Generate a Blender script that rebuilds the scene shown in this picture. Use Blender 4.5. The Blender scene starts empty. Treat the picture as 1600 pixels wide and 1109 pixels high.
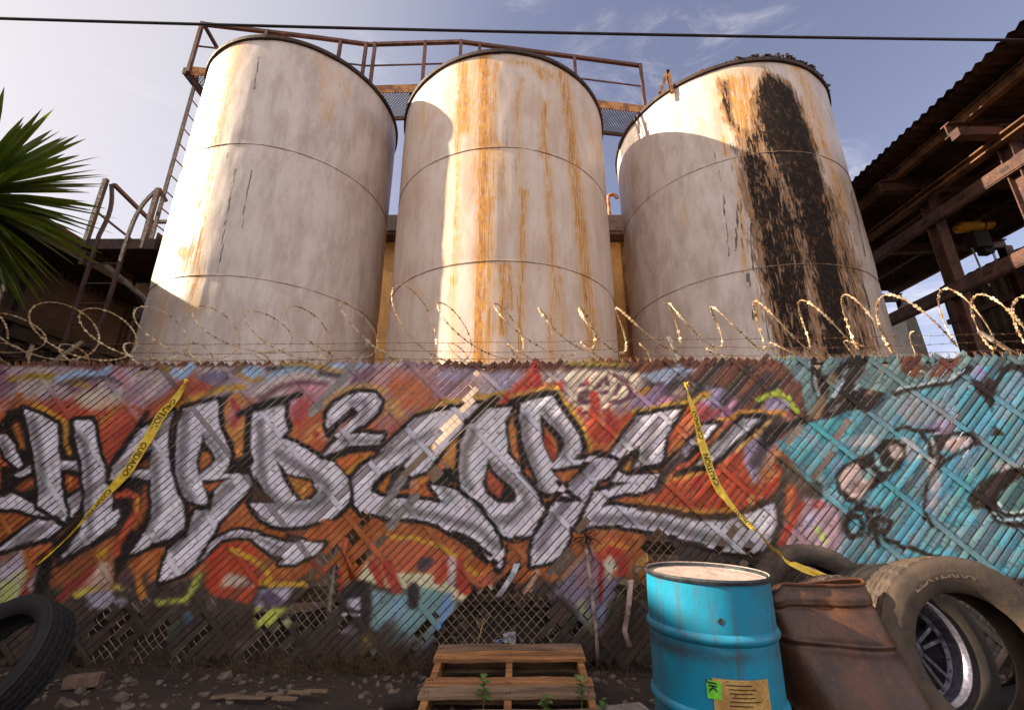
import bpy, math, random
import numpy as np
from mathutils import Vector, Matrix
rnd = random.Random(7)
rng = np.random.default_rng(11)
scene = bpy.context.scene
COL = scene.collection
PI = math.pi
SUN_EL = math.radians(30.0)      # the sun stands to the left of the picture
H_EYE = 1.22                     # height of the photographer's lens
PITCH = 0.31
FPX = 700.0                      # focal length in pixels of the 1600 px wide photograph
CP, SP = math.cos(PITCH), math.sin(PITCH)

# ------------------------------------------------------------------ camera
cam_d = bpy.data.cameras.new('camera')
cam = bpy.data.objects.new('camera', cam_d)
COL.objects.link(cam)
cam.location = (0, 0, H_EYE)
cam.rotation_euler = (PI / 2 + PITCH, 0, 0)
cam_d.sensor_width = 36.0
cam_d.lens = FPX / 1600 * 36
cam_d.clip_start = 0.05
cam_d.clip_end = 3000
scene.camera = cam

def ray(px, py):
    x = (px - 800) / FPX
    y = -(py - 554.5) / FPX
    return (x, CP - SP * y, SP + CP * y)

def at_y(px, py, Y):
    d = ray(px, py); t = Y / d[1]
    return Vector((d[0] * t, Y, H_EYE + d[2] * t))

def at_z(px, py, Z):
    d = ray(px, py); t = (Z - H_EYE) / d[2]
    return Vector((d[0] * t, d[1] * t, Z))

def to_px(P):
    P = np.asarray(P, float)
    z = P[..., 2] - H_EYE
    f = P[..., 1] * CP + z * SP
    u = -P[..., 1] * SP + z * CP
    return 800 + FPX * P[..., 0] / f, 554.5 - FPX * u / f

# ------------------------------------------------------------------ mesh building
class MB:
    def __init__(s):
        s.v = []; s.f = []; s.m = []
    def add(s, vs, fs):
        o = len(s.v)
        s.v.extend([tuple(p) for p in vs])
        s.f.extend([tuple(i + o for i in f) for f in fs])
        return s
    def box(s, c, d, rot=None):
        x, y, z = d[0] / 2, d[1] / 2, d[2] / 2
        vs = [Vector(p) for p in ((-x,-y,-z),(x,-y,-z),(x,y,-z),(-x,y,-z),(-x,-y,z),(x,-y,z),(x,y,z),(-x,y,z))]
        if rot is not None: vs = [rot @ p for p in vs]
        c = Vector(c)
        return s.add([p + c for p in vs], [(0,3,2,1),(4,5,6,7),(0,1,5,4),(1,2,6,5),(2,3,7,6),(3,0,4,7)])
    def bar(s, a, b, w, h, up=(0, 0, 1)):
        """rectangular bar from a to b, w across, h along 'up'"""
        a, b = Vector(a), Vector(b)
        d = (b - a).normalized(); up = Vector(up)
        if abs(d.dot(up)) > .98: up = Vector((0, 1, 0))
        sx = d.cross(up).normalized(); sz = sx.cross(d).normalized()
        q = [(-.5,-.5),(.5,-.5),(.5,.5),(-.5,.5)]
        vs = [p + sx * w * i + sz * h * j for p in (a, b) for i, j in q]
        return s.add(vs, [(0,3,2,1),(4,5,6,7),(0,1,5,4),(1,2,6,5),(2,3,7,6),(3,0,4,7)])
    def ibeam(s, a, b, w, h, t=.018, up=(0, 0, 1)):
        a, b = Vector(a), Vector(b); up = Vector(up)
        d = (b - a).normalized()
        if abs(d.dot(up)) > .98: up = Vector((0, 1, 0))
        sx = d.cross(up).normalized(); sz = sx.cross(d).normalized()
        for sg in (1, -1):
            o = sz * sg * (h / 2 - t / 2)
            s.bar(a + o, b + o, w, t, sz)
        s.bar(a, b, t, h - 2 * t - .002, sz)
        return s
    def tube(s, pts, r, n=6, closed=False, caps=True):
        pts = [Vector(p) for p in pts]; m = len(pts)
        rr = r if isinstance(r, (list, tuple)) else [r] * m
        t0 = (pts[1] - pts[0]).normalized()
        up = Vector((0, 0, 1)) if abs(t0.z) < .9 else Vector((1, 0, 0))
        nrm = t0.cross(up).normalized()
        vs = []
        for i, p in enumerate(pts):
            if closed: t = pts[(i + 1) % m] - pts[i - 1]
            else: t = pts[min(i + 1, m - 1)] - pts[max(i - 1, 0)]
            if t.length < 1e-9: t = t0
            t.normalize()
            nrm = (nrm - t * nrm.dot(t))
            if nrm.length < 1e-6: nrm = t.orthogonal()
            nrm.normalize(); bi = t.cross(nrm)
            for k in range(n):
                a = 2 * PI * k / n
                vs.append(p + (nrm * math.cos(a) + bi * math.sin(a)) * rr[i])
        fs = []
        for i in range(m if closed else m - 1):
            j = (i + 1) % m
            for k in range(n):
                l = (k + 1) % n
                fs.append((i*n+k, i*n+l, j*n+l, j*n+k))
        if caps and not closed:
            fs.append(tuple(range(n))[::-1]); fs.append(tuple((m-1)*n + k for k in range(n)))
        return s.add(vs, fs)
    def lathe(s, prof, n=48, axis='z', c=(0, 0, 0), closed=False, a0=0, a1=2 * PI):
        full = abs(a1 - a0 - 2 * PI) < 1e-6
        vs = []; m = len(prof); c = Vector(c)
        cnt = n if full else n + 1
        for i in range(cnt):
            a = a0 + (a1 - a0) * i / n
            ca, sa = math.cos(a), math.sin(a)
            for r, h in prof:
                if axis == 'z': p = Vector((r * ca, r * sa, h))
                else: p = Vector((r * ca, h, r * sa))
                vs.append(p + c)
        fs = []
        for i in range(n):
            j = (i + 1) % cnt
            for k in range(m if closed else m - 1):
                l = (k + 1) % m
                q = (i*m+k, j*m+k, j*m+l, i*m+l)
                fs.append(q if axis == 'z' else q[::-1])
        return s.add(vs, fs)
    def build(s, name, mat, parent=None, smooth=False, local=False):
        me = bpy.data.meshes.new(name)
        vs = s.v
        if parent is not None and not local:
            L = parent.location
            vs = [(p[0]-L.x, p[1]-L.y, p[2]-L.z) for p in vs]
        me.from_pydata(vs, [], s.f)
        me.update()
        ob = bpy.data.objects.new(name, me)
        COL.objects.link(ob)
        if mat: me.materials.append(mat)
        if parent is not None: ob.parent = parent
        if smooth: shade(me, 40)
        return ob

def shade(me, deg=40):
    me.polygons.foreach_set('use_smooth', [True] * len(me.polygons))
    try: me.set_sharp_from_angle(angle=math.radians(deg))
    except Exception: pass

def tag(o, label=None, cat=None, group=None, kind=None):
    if label: o['label'] = label
    if cat: o['category'] = cat
    if group: o['group'] = group
    if kind: o['kind'] = kind
    return o

def thing(name, loc, label, cat, group=None, rot=None):
    o = bpy.data.objects.new(name, None)
    COL.objects.link(o)
    o.location = loc
    o.empty_display_size = .2
    if rot: o.rotation_euler = rot
    return tag(o, label, cat, group)

def np_mesh(name, V, F, mat, parent=None, smooth=False, cols=None, attrs=None, uv=None):
    """V (n,3), F (m,4) numpy arrays; cols = linear RGB per vertex"""
    me = bpy.data.meshes.new(name)
    V = np.asarray(V, np.float32)
    if parent is not None:
        V = V - np.array(parent.location, np.float32)
    F = np.asarray(F, np.int32); k = F.shape[1]
    me.vertices.add(len(V)); me.vertices.foreach_set('co', V.ravel())
    me.loops.add(F.size); me.loops.foreach_set('vertex_index', F.ravel())
    me.polygons.add(len(F)); me.polygons.foreach_set('loop_start', np.arange(0, F.size, k, dtype=np.int32))
    try: me.polygons.foreach_set('loop_total', np.full(len(F), k, np.int32))
    except Exception: pass
    if cols is not None:
        at = me.color_attributes.new('paint', 'FLOAT_COLOR', 'POINT')
        at.data.foreach_set('color', np.concatenate([cols, np.ones((len(cols), 1))], 1).astype(np.float32).ravel())
    if uv is not None:
        l = me.uv_layers.new(name='UVMap')
        l.data.foreach_set('uv', np.asarray(uv, np.float32)[F.ravel()].ravel())
    me.update(calc_edges=True); me.validate()
    ob = bpy.data.objects.new(name, me); COL.objects.link(ob)
    if mat: me.materials.append(mat)
    if parent is not None: ob.parent = parent
    if smooth: shade(me, 50)
    return ob

# ------------------------------------------------------------------ colour and noise
def s2l(c):
    c = np.asarray(c, float) / 255.0
    return np.where(c <= .04045, c / 12.92, ((c + .055) / 1.055) ** 2.4)
def lin(r, g, b): 
    v = s2l((r, g, b)); return (float(v[0]), float(v[1]), float(v[2]), 1.0)

def _hash(i, j, seed):
    h = (i.astype(np.int64) * 374761393 + j.astype(np.int64) * 668265263 + seed * 974634541) & 0xffffffff
    h = ((h ^ (h >> 13)) * 1274126177) & 0xffffffff
    h = h ^ (h >> 16)
    return (h & 0xffff) / 65535.0
def vnoise(x, y, seed=0):
    i = np.floor(x); j = np.floor(y); u = x - i; v = y - j
    u = u*u*(3-2*u); v = v*v*(3-2*v)
    return (_hash(i,j,seed)*(1-u)+_hash(i+1,j,seed)*u)*(1-v)+(_hash(i,j+1,seed)*(1-u)+_hash(i+1,j+1,seed)*u)*v
def fbm(x, y, seed=0, o=4):
    a = .5; t = 0; n = 0
    for k in range(o):
        t = t + a*vnoise(x*2**k, y*2**k, seed+k*17); n += a; a *= .55
    return t/n

# ------------------------------------------------------------------ materials
class NT:
    def __init__(s, m):
        s.t = m.node_tree; s.n = s.t.nodes; s.l = s.t.links
    def __call__(s, typ, *ins, **kw):
        nd = s.n.new(typ)
        for k, v in kw.items():
            if k.startswith('i_'):
                s.set(nd.inputs[k[2:].replace('_', ' ')], v)
            else: setattr(nd, k, v)
        for i, v in enumerate(ins):
            if v is not None: s.set(nd.inputs[i], v)
        return nd
    def set(s, sock, v):
        if isinstance(v, bpy.types.NodeSocket): s.l.new(v, sock)
        elif isinstance(v, bpy.types.Node): s.l.new(v.outputs[0], sock)
        else: sock.default_value = v
    def math(s, op, a, b=None, c=None, clamp=False):
        nd = s.n.new('ShaderNodeMath'); nd.operation = op; nd.use_clamp = clamp
        for i, v in enumerate((a, b, c)):
            if v is not None: s.set(nd.inputs[i], v)
        return nd.outputs[0]
    def mix(s, f, a, b):
        nd = s.n.new('ShaderNodeMix'); nd.data_type = 'RGBA'
        s.set(nd.inputs[0], f); s.set(nd.inputs[6], a); s.set(nd.inputs[7], b)
        return nd.outputs[2]
    def noise(s, vec, scale, detail=4, rough=.55, dist=0):
        nd = s('ShaderNodeTexNoise', i_Scale=scale, i_Detail=detail, i_Roughness=rough, i_Distortion=dist)
        if vec is not None: s.set(nd.inputs['Vector'], vec)
        return nd.outputs[0]
    def ramp(s, f, lo, hi, a=0.0, b=1.0):
        nd = s('ShaderNodeMapRange', i_Value=f)
        nd.interpolation_type = 'SMOOTHSTEP'
        nd.inputs[1].default_value = lo; nd.inputs[2].default_value = hi
        nd.inputs[3].default_value = a; nd.inputs[4].default_value = b
        return nd.outputs[0]
    def vec(s, v, sc):
        nd = s('ShaderNodeMapping'); s.set(nd.inputs[0], v); nd.inputs[3].default_value = sc
        return nd.outputs[0]

def new_mat(name):
    m = bpy.data.materials.new(name); m.use_nodes = True
    nt = NT(m); b = nt.n['Principled BSDF']
    return m, nt, b

def worn(name, c1, c2, scale=4.0, lo=.45, hi=.62, rough=.6, metal=0.0, bump=.15, stretch=(1,1,1), c3=None, s3=30.0, lo3=.6, hi3=.7, var=.25, spec=.4):
    m, nt, b = new_mat(name)
    tc = nt('ShaderNodeTexCoord').outputs['Object']
    v = nt.vec(tc, stretch)
    n1 = nt.noise(v, scale, 6, .6, .3)
    col = nt.mix(nt.ramp(n1, lo, hi), lin(*c1), lin(*c2))
    n2 = nt.noise(v, s3, 5, .65)
    if c3: col = nt.mix(nt.ramp(n2, lo3, hi3), col, lin(*c3))
    n3 = nt.noise(v, scale * 9, 4, .6)
    hsv = nt('ShaderNodeHueSaturation', i_Color=col, i_Value=nt.ramp(n3, .25, .75, 1 - var, 1 + var))
    nt.set(b.inputs['Base Color'], hsv.outputs[0])
    nt.set(b.inputs['Roughness'], nt.ramp(n2, .3, .7, max(.05, rough - .12), min(1, rough + .12)))
    b.inputs['Metallic'].default_value = metal
    b.inputs['Specular IOR Level'].default_value = spec
    if bump:
        bp = nt('ShaderNodeBump', i_Strength=bump, i_Distance=.02, i_Height=nt.math('ADD', n2, n3))
        nt.set(b.inputs['Normal'], bp.outputs[0])
    return m
# ------------------------------------------------------------------ mural painting
class Canvas:
    """flat paint layer for the slats: colours are sRGB paint colours, no light or shade"""
    def __init__(s, x0, y0, w, h, ch=3):
        s.x0, s.y0, s.w, s.h = x0, y0, w, h
        s.a = np.zeros((h, w, ch)); s.mask = np.zeros((h, w))
        yy, xx = np.mgrid[0:h, 0:w]
        s.X = xx + x0 + .5; s.Y = yy + y0 + .5
        s.DX = (fbm(s.X/9, s.Y/9, 3, 3) - .5) * 3; s.DY = (fbm(s.X/9, s.Y/9, 41, 3) - .5) * 3
    def win(s, pts, pad):
        p = np.asarray(pts, float)
        a = int(max(0, p[:,0].min() - pad - s.x0)); b = int(min(s.w, p[:,0].max() + pad - s.x0 + 1))
        c = int(max(0, p[:,1].min() - pad - s.y0)); d = int(min(s.h, p[:,1].max() + pad - s.y0 + 1))
        return slice(c, max(c, d)), slice(a, max(a, b))
    def put(s, W, al, col):
        al = np.clip(al, 0, 1)[..., None]
        s.a[W] = s.a[W] * (1 - al) + np.asarray(col, float) * al
    @staticmethod
    def segdist(X, Y, pts, closed):
        d = np.full(X.shape, 1e9); n = len(pts)
        for i in range(n if closed else n - 1):
            ax, ay = pts[i]; bx, by = pts[(i+1) % n]
            vx, vy = bx-ax, by-ay; L = vx*vx+vy*vy+1e-9
            t = np.clip(((X-ax)*vx+(Y-ay)*vy)/L, 0, 1)
            d = np.minimum(d, (X-ax-t*vx)**2+(Y-ay-t*vy)**2)
        return np.sqrt(d)
    def sd(s, pts, W):
        X = s.X[W] + s.DX[W]; Y = s.Y[W] + s.DY[W]
        ins = np.zeros(X.shape, bool); n = len(pts)
        for i in range(n):
            ax, ay = pts[i]; bx, by = pts[(i+1) % n]
            if ay == by: continue
            c = ((ay > Y) != (by > Y)) & (X < (bx-ax)*(Y-ay)/(by-ay)+ax)
            ins ^= c
        d = s.segdist(X, Y, pts, True)
        return np.where(ins, -d, d)
    def poly(s, pts, col, soft=1.5, grow=0, alpha=1.0, keep=False, clip=False):
        W = s.win(pts, soft + grow + 6)
        if s.X[W].size == 0: return
        al = np.clip((grow + soft/2 - s.sd(pts, W)) / max(soft, .01), 0, 1) * alpha
        if clip: al = al * s.mask[W]
        s.put(W, al, col)
        if keep: s.mask[W] = np.maximum(s.mask[W], al)
    def line(s, pts, w, col, soft=2.0, alpha=1.0, clip=False, rag=0):
        W = s.win(pts, w + soft + 6)
        if s.X[W].size == 0: return
        d = s.segdist(s.X[W]+s.DX[W], s.Y[W]+s.DY[W], pts, False)
        if rag: d = d + (fbm(s.X[W]/5, s.Y[W]/5, 9, 2) - .5) * rag
        al = np.clip((w/2 + soft/2 - d)/max(soft, .01), 0, 1) * alpha
        if clip: al = al * s.mask[W]
        s.put(W, al, col)
    def spray(s, x, y, rx, ry, col, alpha=.8, rot=0, nz=.5):
        R = max(rx, ry)*1.3
        W = s.win([(x-R, y-R), (x+R, y+R)], 2)
        if s.X[W].size == 0: return
        c, n = math.cos(rot), math.sin(rot)
        dx = s.X[W]-x; dy = s.Y[W]-y
        u = (dx*c+dy*n)/rx; v = (-dx*n+dy*c)/ry
        r = np.sqrt(u*u+v*v) + (fbm(s.X[W]/14, s.Y[W]/14, int(x*7+y) % 999, 3)-.5)*nz*2
        t = np.clip((1.05-r)/.55, 0, 1)
        s.put(W, t*t*(3-2*t)*alpha, col)
    def sample(s, px, py):
        x = np.clip(px-s.x0-.5, 0, s.w-1.001); y = np.clip(py-s.y0-.5, 0, s.h-1.001)
        i = x.astype(int); j = y.astype(int); u = (x-i)[:, None]; v = (y-j)[:, None]
        a = s.a
        return (a[j,i]*(1-u)+a[j,i+1]*u)*(1-v)+(a[j+1,i]*(1-u)+a[j+1,i+1]*u)*v

ZO = dict(a=(0,600,.15), b=(0,750,.15), c=(200,600,.15), d=(200,750,.15), e=(400,600,.15), f=(400,750,.15),
          g=(600,600,.15), h=(600,750,.15), i=(800,600,.15), j=(800,750,.15), k=(1000,600,.15), l=(1000,750,.15),
          m=(1200,550,.15), n=(1200,700,.15), o=(1400,550,.125), q=(1400,680,.18034), t=(280,555,.2375), u=(900,560,.12626),
          v=(0,817,.26333), w=(400,817,.26333), x=(800,817,.26333), y=(1200,817,.26333), p=(0,0,1.0))
def Z(s):
    out = []
    for part in s.split('|'):
        tk = part.split(); ox, oy, sc = ZO[tk[0]]
        n = [float(k) for k in tk[1:]]
        out += [(ox+n[i]*sc, oy+n[i+1]*sc) for i in range(0, len(n), 2)]
    return out

BLK=(32,24,22); SIL=(228,220,232); GRY=(136,129,134); ORG=(205,105,50); RED=(190,60,42); YEL=(222,165,45); PNK=(205,140,135)
MAU=(178,148,160); LIL=(165,155,200); CRM=(215,205,175); TEAL=(88,172,182); STEEL=(110,150,164); RUSTB=(112,62,46); LBL=(160,190,225); DIRT=(72,58,51)

def paint_mural():
    C = Canvas(-70, 540, 1740, 560)
    X, Y = C.X, C.Y
    allW = (slice(0, C.h), slice(0, C.w))
    C.a[:] = DIRT
    n1 = fbm(X/40, Y/40, 5)[..., None]; n2 = fbm((X+Y)/30, (X-Y)/90, 15)[..., None]; n3 = fbm(X/15, Y/15, 25)[..., None]
    C.a += (n1-.5)*40 + (n3-.5)*30
    # broad bands behind the letters
    top = C.a.copy(); top[:] = MAU
    k = np.clip((n2-.5)*6+.5, 0, 1); top = top*(1-k)+np.array((205,185,178.))*k
    k = np.clip((n1-.56)*9, 0, 1); top = top*(1-k)+np.array((150,105,125.))*k
    def band(y0, y1, soft, x0=-200, x1=2000):
        w = np.clip((Y+(n1[...,0]-.5)*40-y0)/soft+.5, 0, 1)*np.clip((y1-Y-(n2[...,0]-.5)*50)/soft+.5, 0, 1)
        return (w*np.clip((X-x0)/20+.5, 0, 1)*np.clip((x1-X)/20+.5, 0, 1))[..., None]
    w = band(500, 660, 20, x1=1010); C.a = C.a*(1-w)+top*w
    fl = C.a.copy(); fl[:] = (206,94,50)
    k = np.clip((n2-.52)*8, 0, 1); fl = fl*(1-k)+np.array((226,140,66.))*k
    k = np.clip((n3-.58)*8, 0, 1)*.8; fl = fl*(1-k)+np.array((186,52,44.))*k
    k = np.clip((n1-.57)*9, 0, 1)*.7; fl = fl*(1-k)+np.array((210,150,140.))*k
    w = band(628, 800, 26, x1=1245); C.a = C.a*(1-w)+fl*w
    ob = C.a.copy(); ob[:] = (188,98,44); ob += (n3-.5)*50
    w = band(780, 905, 16, x1=1010); C.a = C.a*(1-w)+ob*w
    # rust-brown slats that carry no mural paint, along the top edge
    C.poly([(640,555),(1270,552),(1262,660),(1220,640),(1120,600),(1010,588),(900,578),(760,580),(690,575)], RUSTB, 10)
    C.poly(Z('m -60 90 100 130 250 250 350 450 420 620 330 660 250 560 130 420 0 470 -60 480'), (112,62,47), 3)
    C.line([(-60,566),(220,570),(420,566),(560,562)], 9, RUSTB, 5)
    # top band details, left to centre
    C.line(Z('p 15 592 60 587 100 590 135 604'), 9, (190,150,60), 6)
    C.line(Z('p 90 592 120 583 155 584 178 574'), 10, LBL, 5); C.line(Z('p 95 601 130 592 170 590 190 600'), 6, (70,62,70), 6, .7)
    C.line(Z('p 178 574 200 600 225 650'), 9, (190,120,130), 8)
    C.spray(40,640,36,30,(190,95,50),.9); C.spray(10,680,26,40,(200,92,45),.9); C.spray(95,640,40,22,(195,70,55),.8); C.spray(80,648,46,8,YEL,.9,.55)
    C.poly([(150,680),(200,630),(232,640),(222,690),(178,760),(160,720)], (205,82,52), 8); C.spray(195,690,22,40,(195,60,48),.6,.6)
    C.line([(195,600),(205,640),(222,655)], 8, PNK, 8); C.spray(150,625,34,22,CRM,.6); C.spray(215,610,30,28,(175,140,160),.8)
    C.poly([(232,640),(290,590),(330,585),(330,615),(262,640)], (214,100,58), 8); C.spray(300,600,26,20,(205,80,60),.7); C.line([(270,640),(300,622),(345,608),(380,604)], 8, YEL, 6)
    C.spray(335,590,30,12,(110,105,150),.8); C.line([(265,578),(285,588),(300,572)], 12, LBL, 4); C.line([(262,578),(250,572)], 10, (205,150,70), 5)
    C.poly(Z('t 395 100 470 60 560 100 550 140 480 165 410 150'), LBL, 4); C.line(Z('t 395 60 400 130 480 170 560 150'), 7, (190,140,70), 4)
    C.line(Z('t 590 100 680 75 780 70 880 75 940 85'), 8, (75,66,62), 5); C.line(Z('t 640 60 740 58 860 62 930 75'), 7, (190,150,60), 4)
    C.line(Z('t 590 150 660 110 760 95 860 105 930 130'), 12, LBL, 10, .8)
    C.poly(Z('t 560 260 640 170 760 110 900 110 930 150 800 180 700 200 600 280 500 330'), (222,190,180), 10)
    C.line(Z('t 540 280 640 220 720 190 820 178 960 190'), 9, (120,70,85), 7)
    C.poly(Z('t 690 250 760 190 980 200 900 320 820 400 740 420 720 320'), (205,135,150), 8); C.spray(470,640,26,16,(200,60,60),.8,-.7)
    C.line(Z('t 930 120 1000 125 1060 140'), 9, (80,70,72), 6); C.line(Z('t 900 70 1000 90 1110 100'), 9, (200,150,70), 6)
    C.line(Z('t 1000 60 1080 70 1220 60'), 12, LBL, 8, .8)
    C.line(Z('t 1130 70 1080 160 1000 250 870 380'), 13, (150,143,142), 2)
    C.poly([(552,610),(600,575),(700,575),(760,585),(750,640),(650,655),(560,640)], (196,140,140), 14); 
    C.spray(640,615,46,30,(222,110,60),.9,.6); C.spray(705,600,30,26,(178,130,160),.8); C.spray(668,640,34,16,(215,80,50),.9,-.5); C.spray(612,640,24,24,(222,160,80),.8); C.spray(600,662,30,22,(190,120,120),.7); C.spray(720,585,40,12,LIL,.7)
    C.line(Z('e 750 200 850 110 1000 50 1200 30 1330 60'), 12, (214,160,90), 7)
    C.line([(640,655),(680,632),(730,622),(780,615),(830,606),(872,603)], 7, YEL, 6)
    # red flames and bubble lettering, centre right
    C.poly([(770,640),(800,600),(835,568),(850,600),(880,595),(880,612),(790,640)], (205,66,44), 6); C.spray(790,590,30,22,LIL,.7); C.spray(760,600,26,18,(205,180,190),.8)
    C.line([(835,566),(842,590),(838,604)], 7, (200,40,50), 4)
    C.poly(Z('u -140 200 150 110 500 110 780 200 820 330 740 560 400 640 40 720 -60 500'), (224,200,175), 8)
    C.line(Z('u -160 60 100 70 300 110 520 110 700 150'), 9, (60,50,52), 8, .9); C.line(Z('u -100 50 200 60 420 70 600 90'), 8, (180,145,60), 6)
    for st in ('u 60 330 130 310','u 30 520 60 430 150 410 | u 60 545 180 540','u 250 370 330 270 370 250 385 320','u 480 200 620 300 690 400 660 480 560 530 420 545','u 520 330 480 450','u 300 430 370 420','u 700 470 780 430','u 60 690 200 660 400 650'):
        C.line(Z(st), 7, (110,66,80), 3)
    C.poly(Z('u 800 200 900 180 1080 120 1300 105 1480 130 1330 250 1200 250 1080 360 960 300'), (176,196,226), 6)
    C.poly(Z('u 1050 420 1260 170 1330 170 1150 440'), (60,52,52), 10, 0, .9); C.poly(Z('u 1190 380 1400 160 1440 190 1250 400'), (66,58,62), 10, 0, .8)
    C.line(Z('u 1060 380 1180 460 1270 540'), 14, (72,60,64), 5)
    C.spray(1005,612,18,8,(226,150,50),.9,-.6); C.spray(1010,632,50,26,(165,140,190),.8,-.4); C.spray(1040,628,22,14,(196,120,150),.7)
    C.poly(Z('u 1280 380 1340 340 1380 280 1560 360 1300 560 1180 420'), (176,150,150), 8, 0, .8)
    C.line(Z('u 660 700 860 650 1100 590 1300 540 1580 480'), 9, (200,160,60), 5)
    for fp in ('u 120 830 160 760 170 560 150 450 200 390 270 430 300 560 270 700 330 860 380 760 360 680 400 560 440 640 480 780 560 760 640 700 700 760 620 1000 420 1130 250 1040','u 0 620 50 590 70 660 40 760','u 120 270 150 250 160 340 130 330'):
        C.poly(Z(fp), (200,58,42), 4)
    C.spray(925,665,20,30,(214,80,46),.7); C.spray(905,690,22,16,PNK,.7)
    C.line(Z('i 440 30 560 200 660 360 760 540 820 720'), 9, YEL, 3); C.line(Z('i 0 130 200 80 440 30'), 8, (222,150,60), 5)
    C.line(Z('i 820 720 980 700 1100 540 1220 380'), 9, (216,120,60), 6)
    # right of the E
    C.poly(Z('k 560 330 660 160 740 60 960 120 1060 200 1100 330 820 420 620 420'), (170,110,140), 10); C.spray(1120,620,30,22,LIL,.8); C.spray(1100,645,22,16,(190,60,60),.8)
    for a0, a1 in (((1060,640),(1135,560)),((1130,628),(1172,575)),((1150,640),(1200,585)),((1165,655),(1215,598))):
        C.line([a0, a1], 13, (52,44,46), 5, .9)
    C.line(Z('k 640 110 720 90'), 7, (216,140,50), 4); C.line(Z('k 380 200 500 180 700 120'), 7, (196,160,60), 4)
    C.line(Z('k 800 370 950 350 1050 290 1250 290 1480 310'), 7, (228,150,50), 3)
    C.line(Z('k 1230 160 1340 120 1440 80 1520 150 1640 280'), 9, (188,205,50), 4); C.spray(1215,632,24,12,LIL,.9)
    C.poly(Z('k 860 680 1050 600 1300 480 1420 420 1450 600 1250 800 1240 1000 1150 1060 1050 800'), (176,150,190), 12)
    C.line([(1195,690),(1215,660)], 24, (60,48,50), 7, .9); C.line([(1180,722),(1190,705)], 20, (66,54,60), 8, .7)
    C.poly(Z('k 900 900 960 690 1050 640 1100 880 1190 1080 1260 1107 1200 1107 | l 1240 200 1180 260 1000 330 600 330 300 280 100 220 | k 350 1000 640 940 760 1020'), (206,74,42), 6)
    C.spray(1065,760,60,26,(214,90,50),.7); C.spray(1100,740,20,40,(196,52,42),.7,.3)
    C.line(Z('l 0 230 300 290 600 330 800 330 960 300'), 10, (222,140,50), 6)
    C.line(Z('k 1010 680 1250 470 1320 400'), 9, (224,165,90), 6); C.line(Z('k 160 1090 300 980 480 960 700 900'), 8, (226,150,60), 5)
    C.spray(1200,770,14,10,(224,70,40),.9); C.spray(1222,755,10,14,(224,70,40),.9,.5); C.line(Z('l 1160 180 1150 330'), 8, (232,170,100), 4)
    # colour pools below the letters
    C.spray(20,905,30,60,(188,180,200),.9); C.spray(12,925,22,30,(190,200,90),.8,.6); C.spray(45,905,24,22,(200,190,120),.8)
    C.line([(95,850),(60,880),(38,930)], 16, (150,60,40), 10); C.line([(68,880),(48,916)], 10, (190,170,190), 6)
    C.line([(200,790),(212,800),(190,860),(175,905)], 14, (200,66,44), 8); C.line([(212,770),(216,800),(200,840)], 6, YEL, 5)
    C.poly([(130,900),(180,860),(178,925),(120,930)], (205,160,140), 8); C.line([(120,905),(95,935)], 12, (170,60,46), 8); C.line([(118,930),(160,912),(200,918)], 9, (200,180,70), 6)
    C.spray(158,940,36,20,(176,170,196),.9); C.line([(215,900),(225,938)], 12, (205,120,40), 7); C.spray(200,905,16,20,(70,58,70),.8)
    C.line(Z('v 940 470 1100 460 1180 310'), 10, (190,195,80), 6); C.spray(295,965,10,16,(90,140,190),.9); C.spray(275,985,14,24,(110,150,150),.7,.4)
    C.poly(Z('v 1240 440 1250 150 1400 100 1519 140 | w 60 280 60 370 20 360 | v 1480 480 1300 440'), (205,72,42), 6)
    C.line(Z('d 860 650 900 900 850 1080'), 16, (205,60,40), 8); C.poly(Z('d 960 1107 1000 1000 1060 970 1200 1000 1300 1107'), (226,190,170), 8)
    C.line(Z('d 1080 720 1260 800 1380 880 1450 980 1500 1080'), 9, YEL, 4); C.line(Z('w 30 350 130 360 290 360'), 9, YEL, 4)
    C.poly(Z('w 20 400 100 380 220 380 180 460 60 520 0 500'), (190,180,200), 8); C.spray(420,935,26,14,(100,80,110),.9); C.poly(Z('w 0 500 180 500 120 580 40 640 0 620'), (196,205,80), 8)
    C.line(Z('w 480 270 330 440 130 650'), 12, (205,205,130), 3); C.line([(489,842),(496,880),(522,900)], 12, (196,84,46), 5); C.line([(528,890),(532,925)], 8, (165,40,44), 4)
    C.poly(Z('w 600 230 700 90 900 80 1100 130 1250 250 1420 330 1390 400 1180 330 1050 330 860 290 640 340'), (205,100,60), 8)
    C.line(Z('w 800 80 950 90 1100 140 1220 230 1310 310'), 7, YEL, 4)
    C.poly(Z('w 600 330 660 230 740 330 850 290 1000 300 1150 350 1280 440 1400 360 1430 420 1340 470 1200 480 1000 400 860 390 700 360'), (222,215,170), 6)
    for a0, a1 in (('w 690 250 740 350',14),('w 780 250 850 440',17),('w 1130 240 1080 340',16),('w 1210 230 1230 420',15)): C.line(Z(a0), a1, (196,66,46), 5)
    C.line(Z('w 1160 220 1160 340'), 14, (222,190,190), 5); C.spray(665,880,16,12,(78,66,84),.9,-.7)
    C.poly(Z('w 680 380 820 420 960 380 1100 400 1180 480 1130 620 1040 700 960 800 900 760 780 720 680 620'), (120,160,165), 8)
    C.poly(Z('w 800 470 860 430 880 560 820 640 780 590'), (126,160,190), 8, 0, .7); C.line(Z('w 1140 430 1110 560 1080 640'), 12, (110,150,205), 8); C.line(Z('w 930 390 930 480'), 18, (52,46,46), 5)
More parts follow.
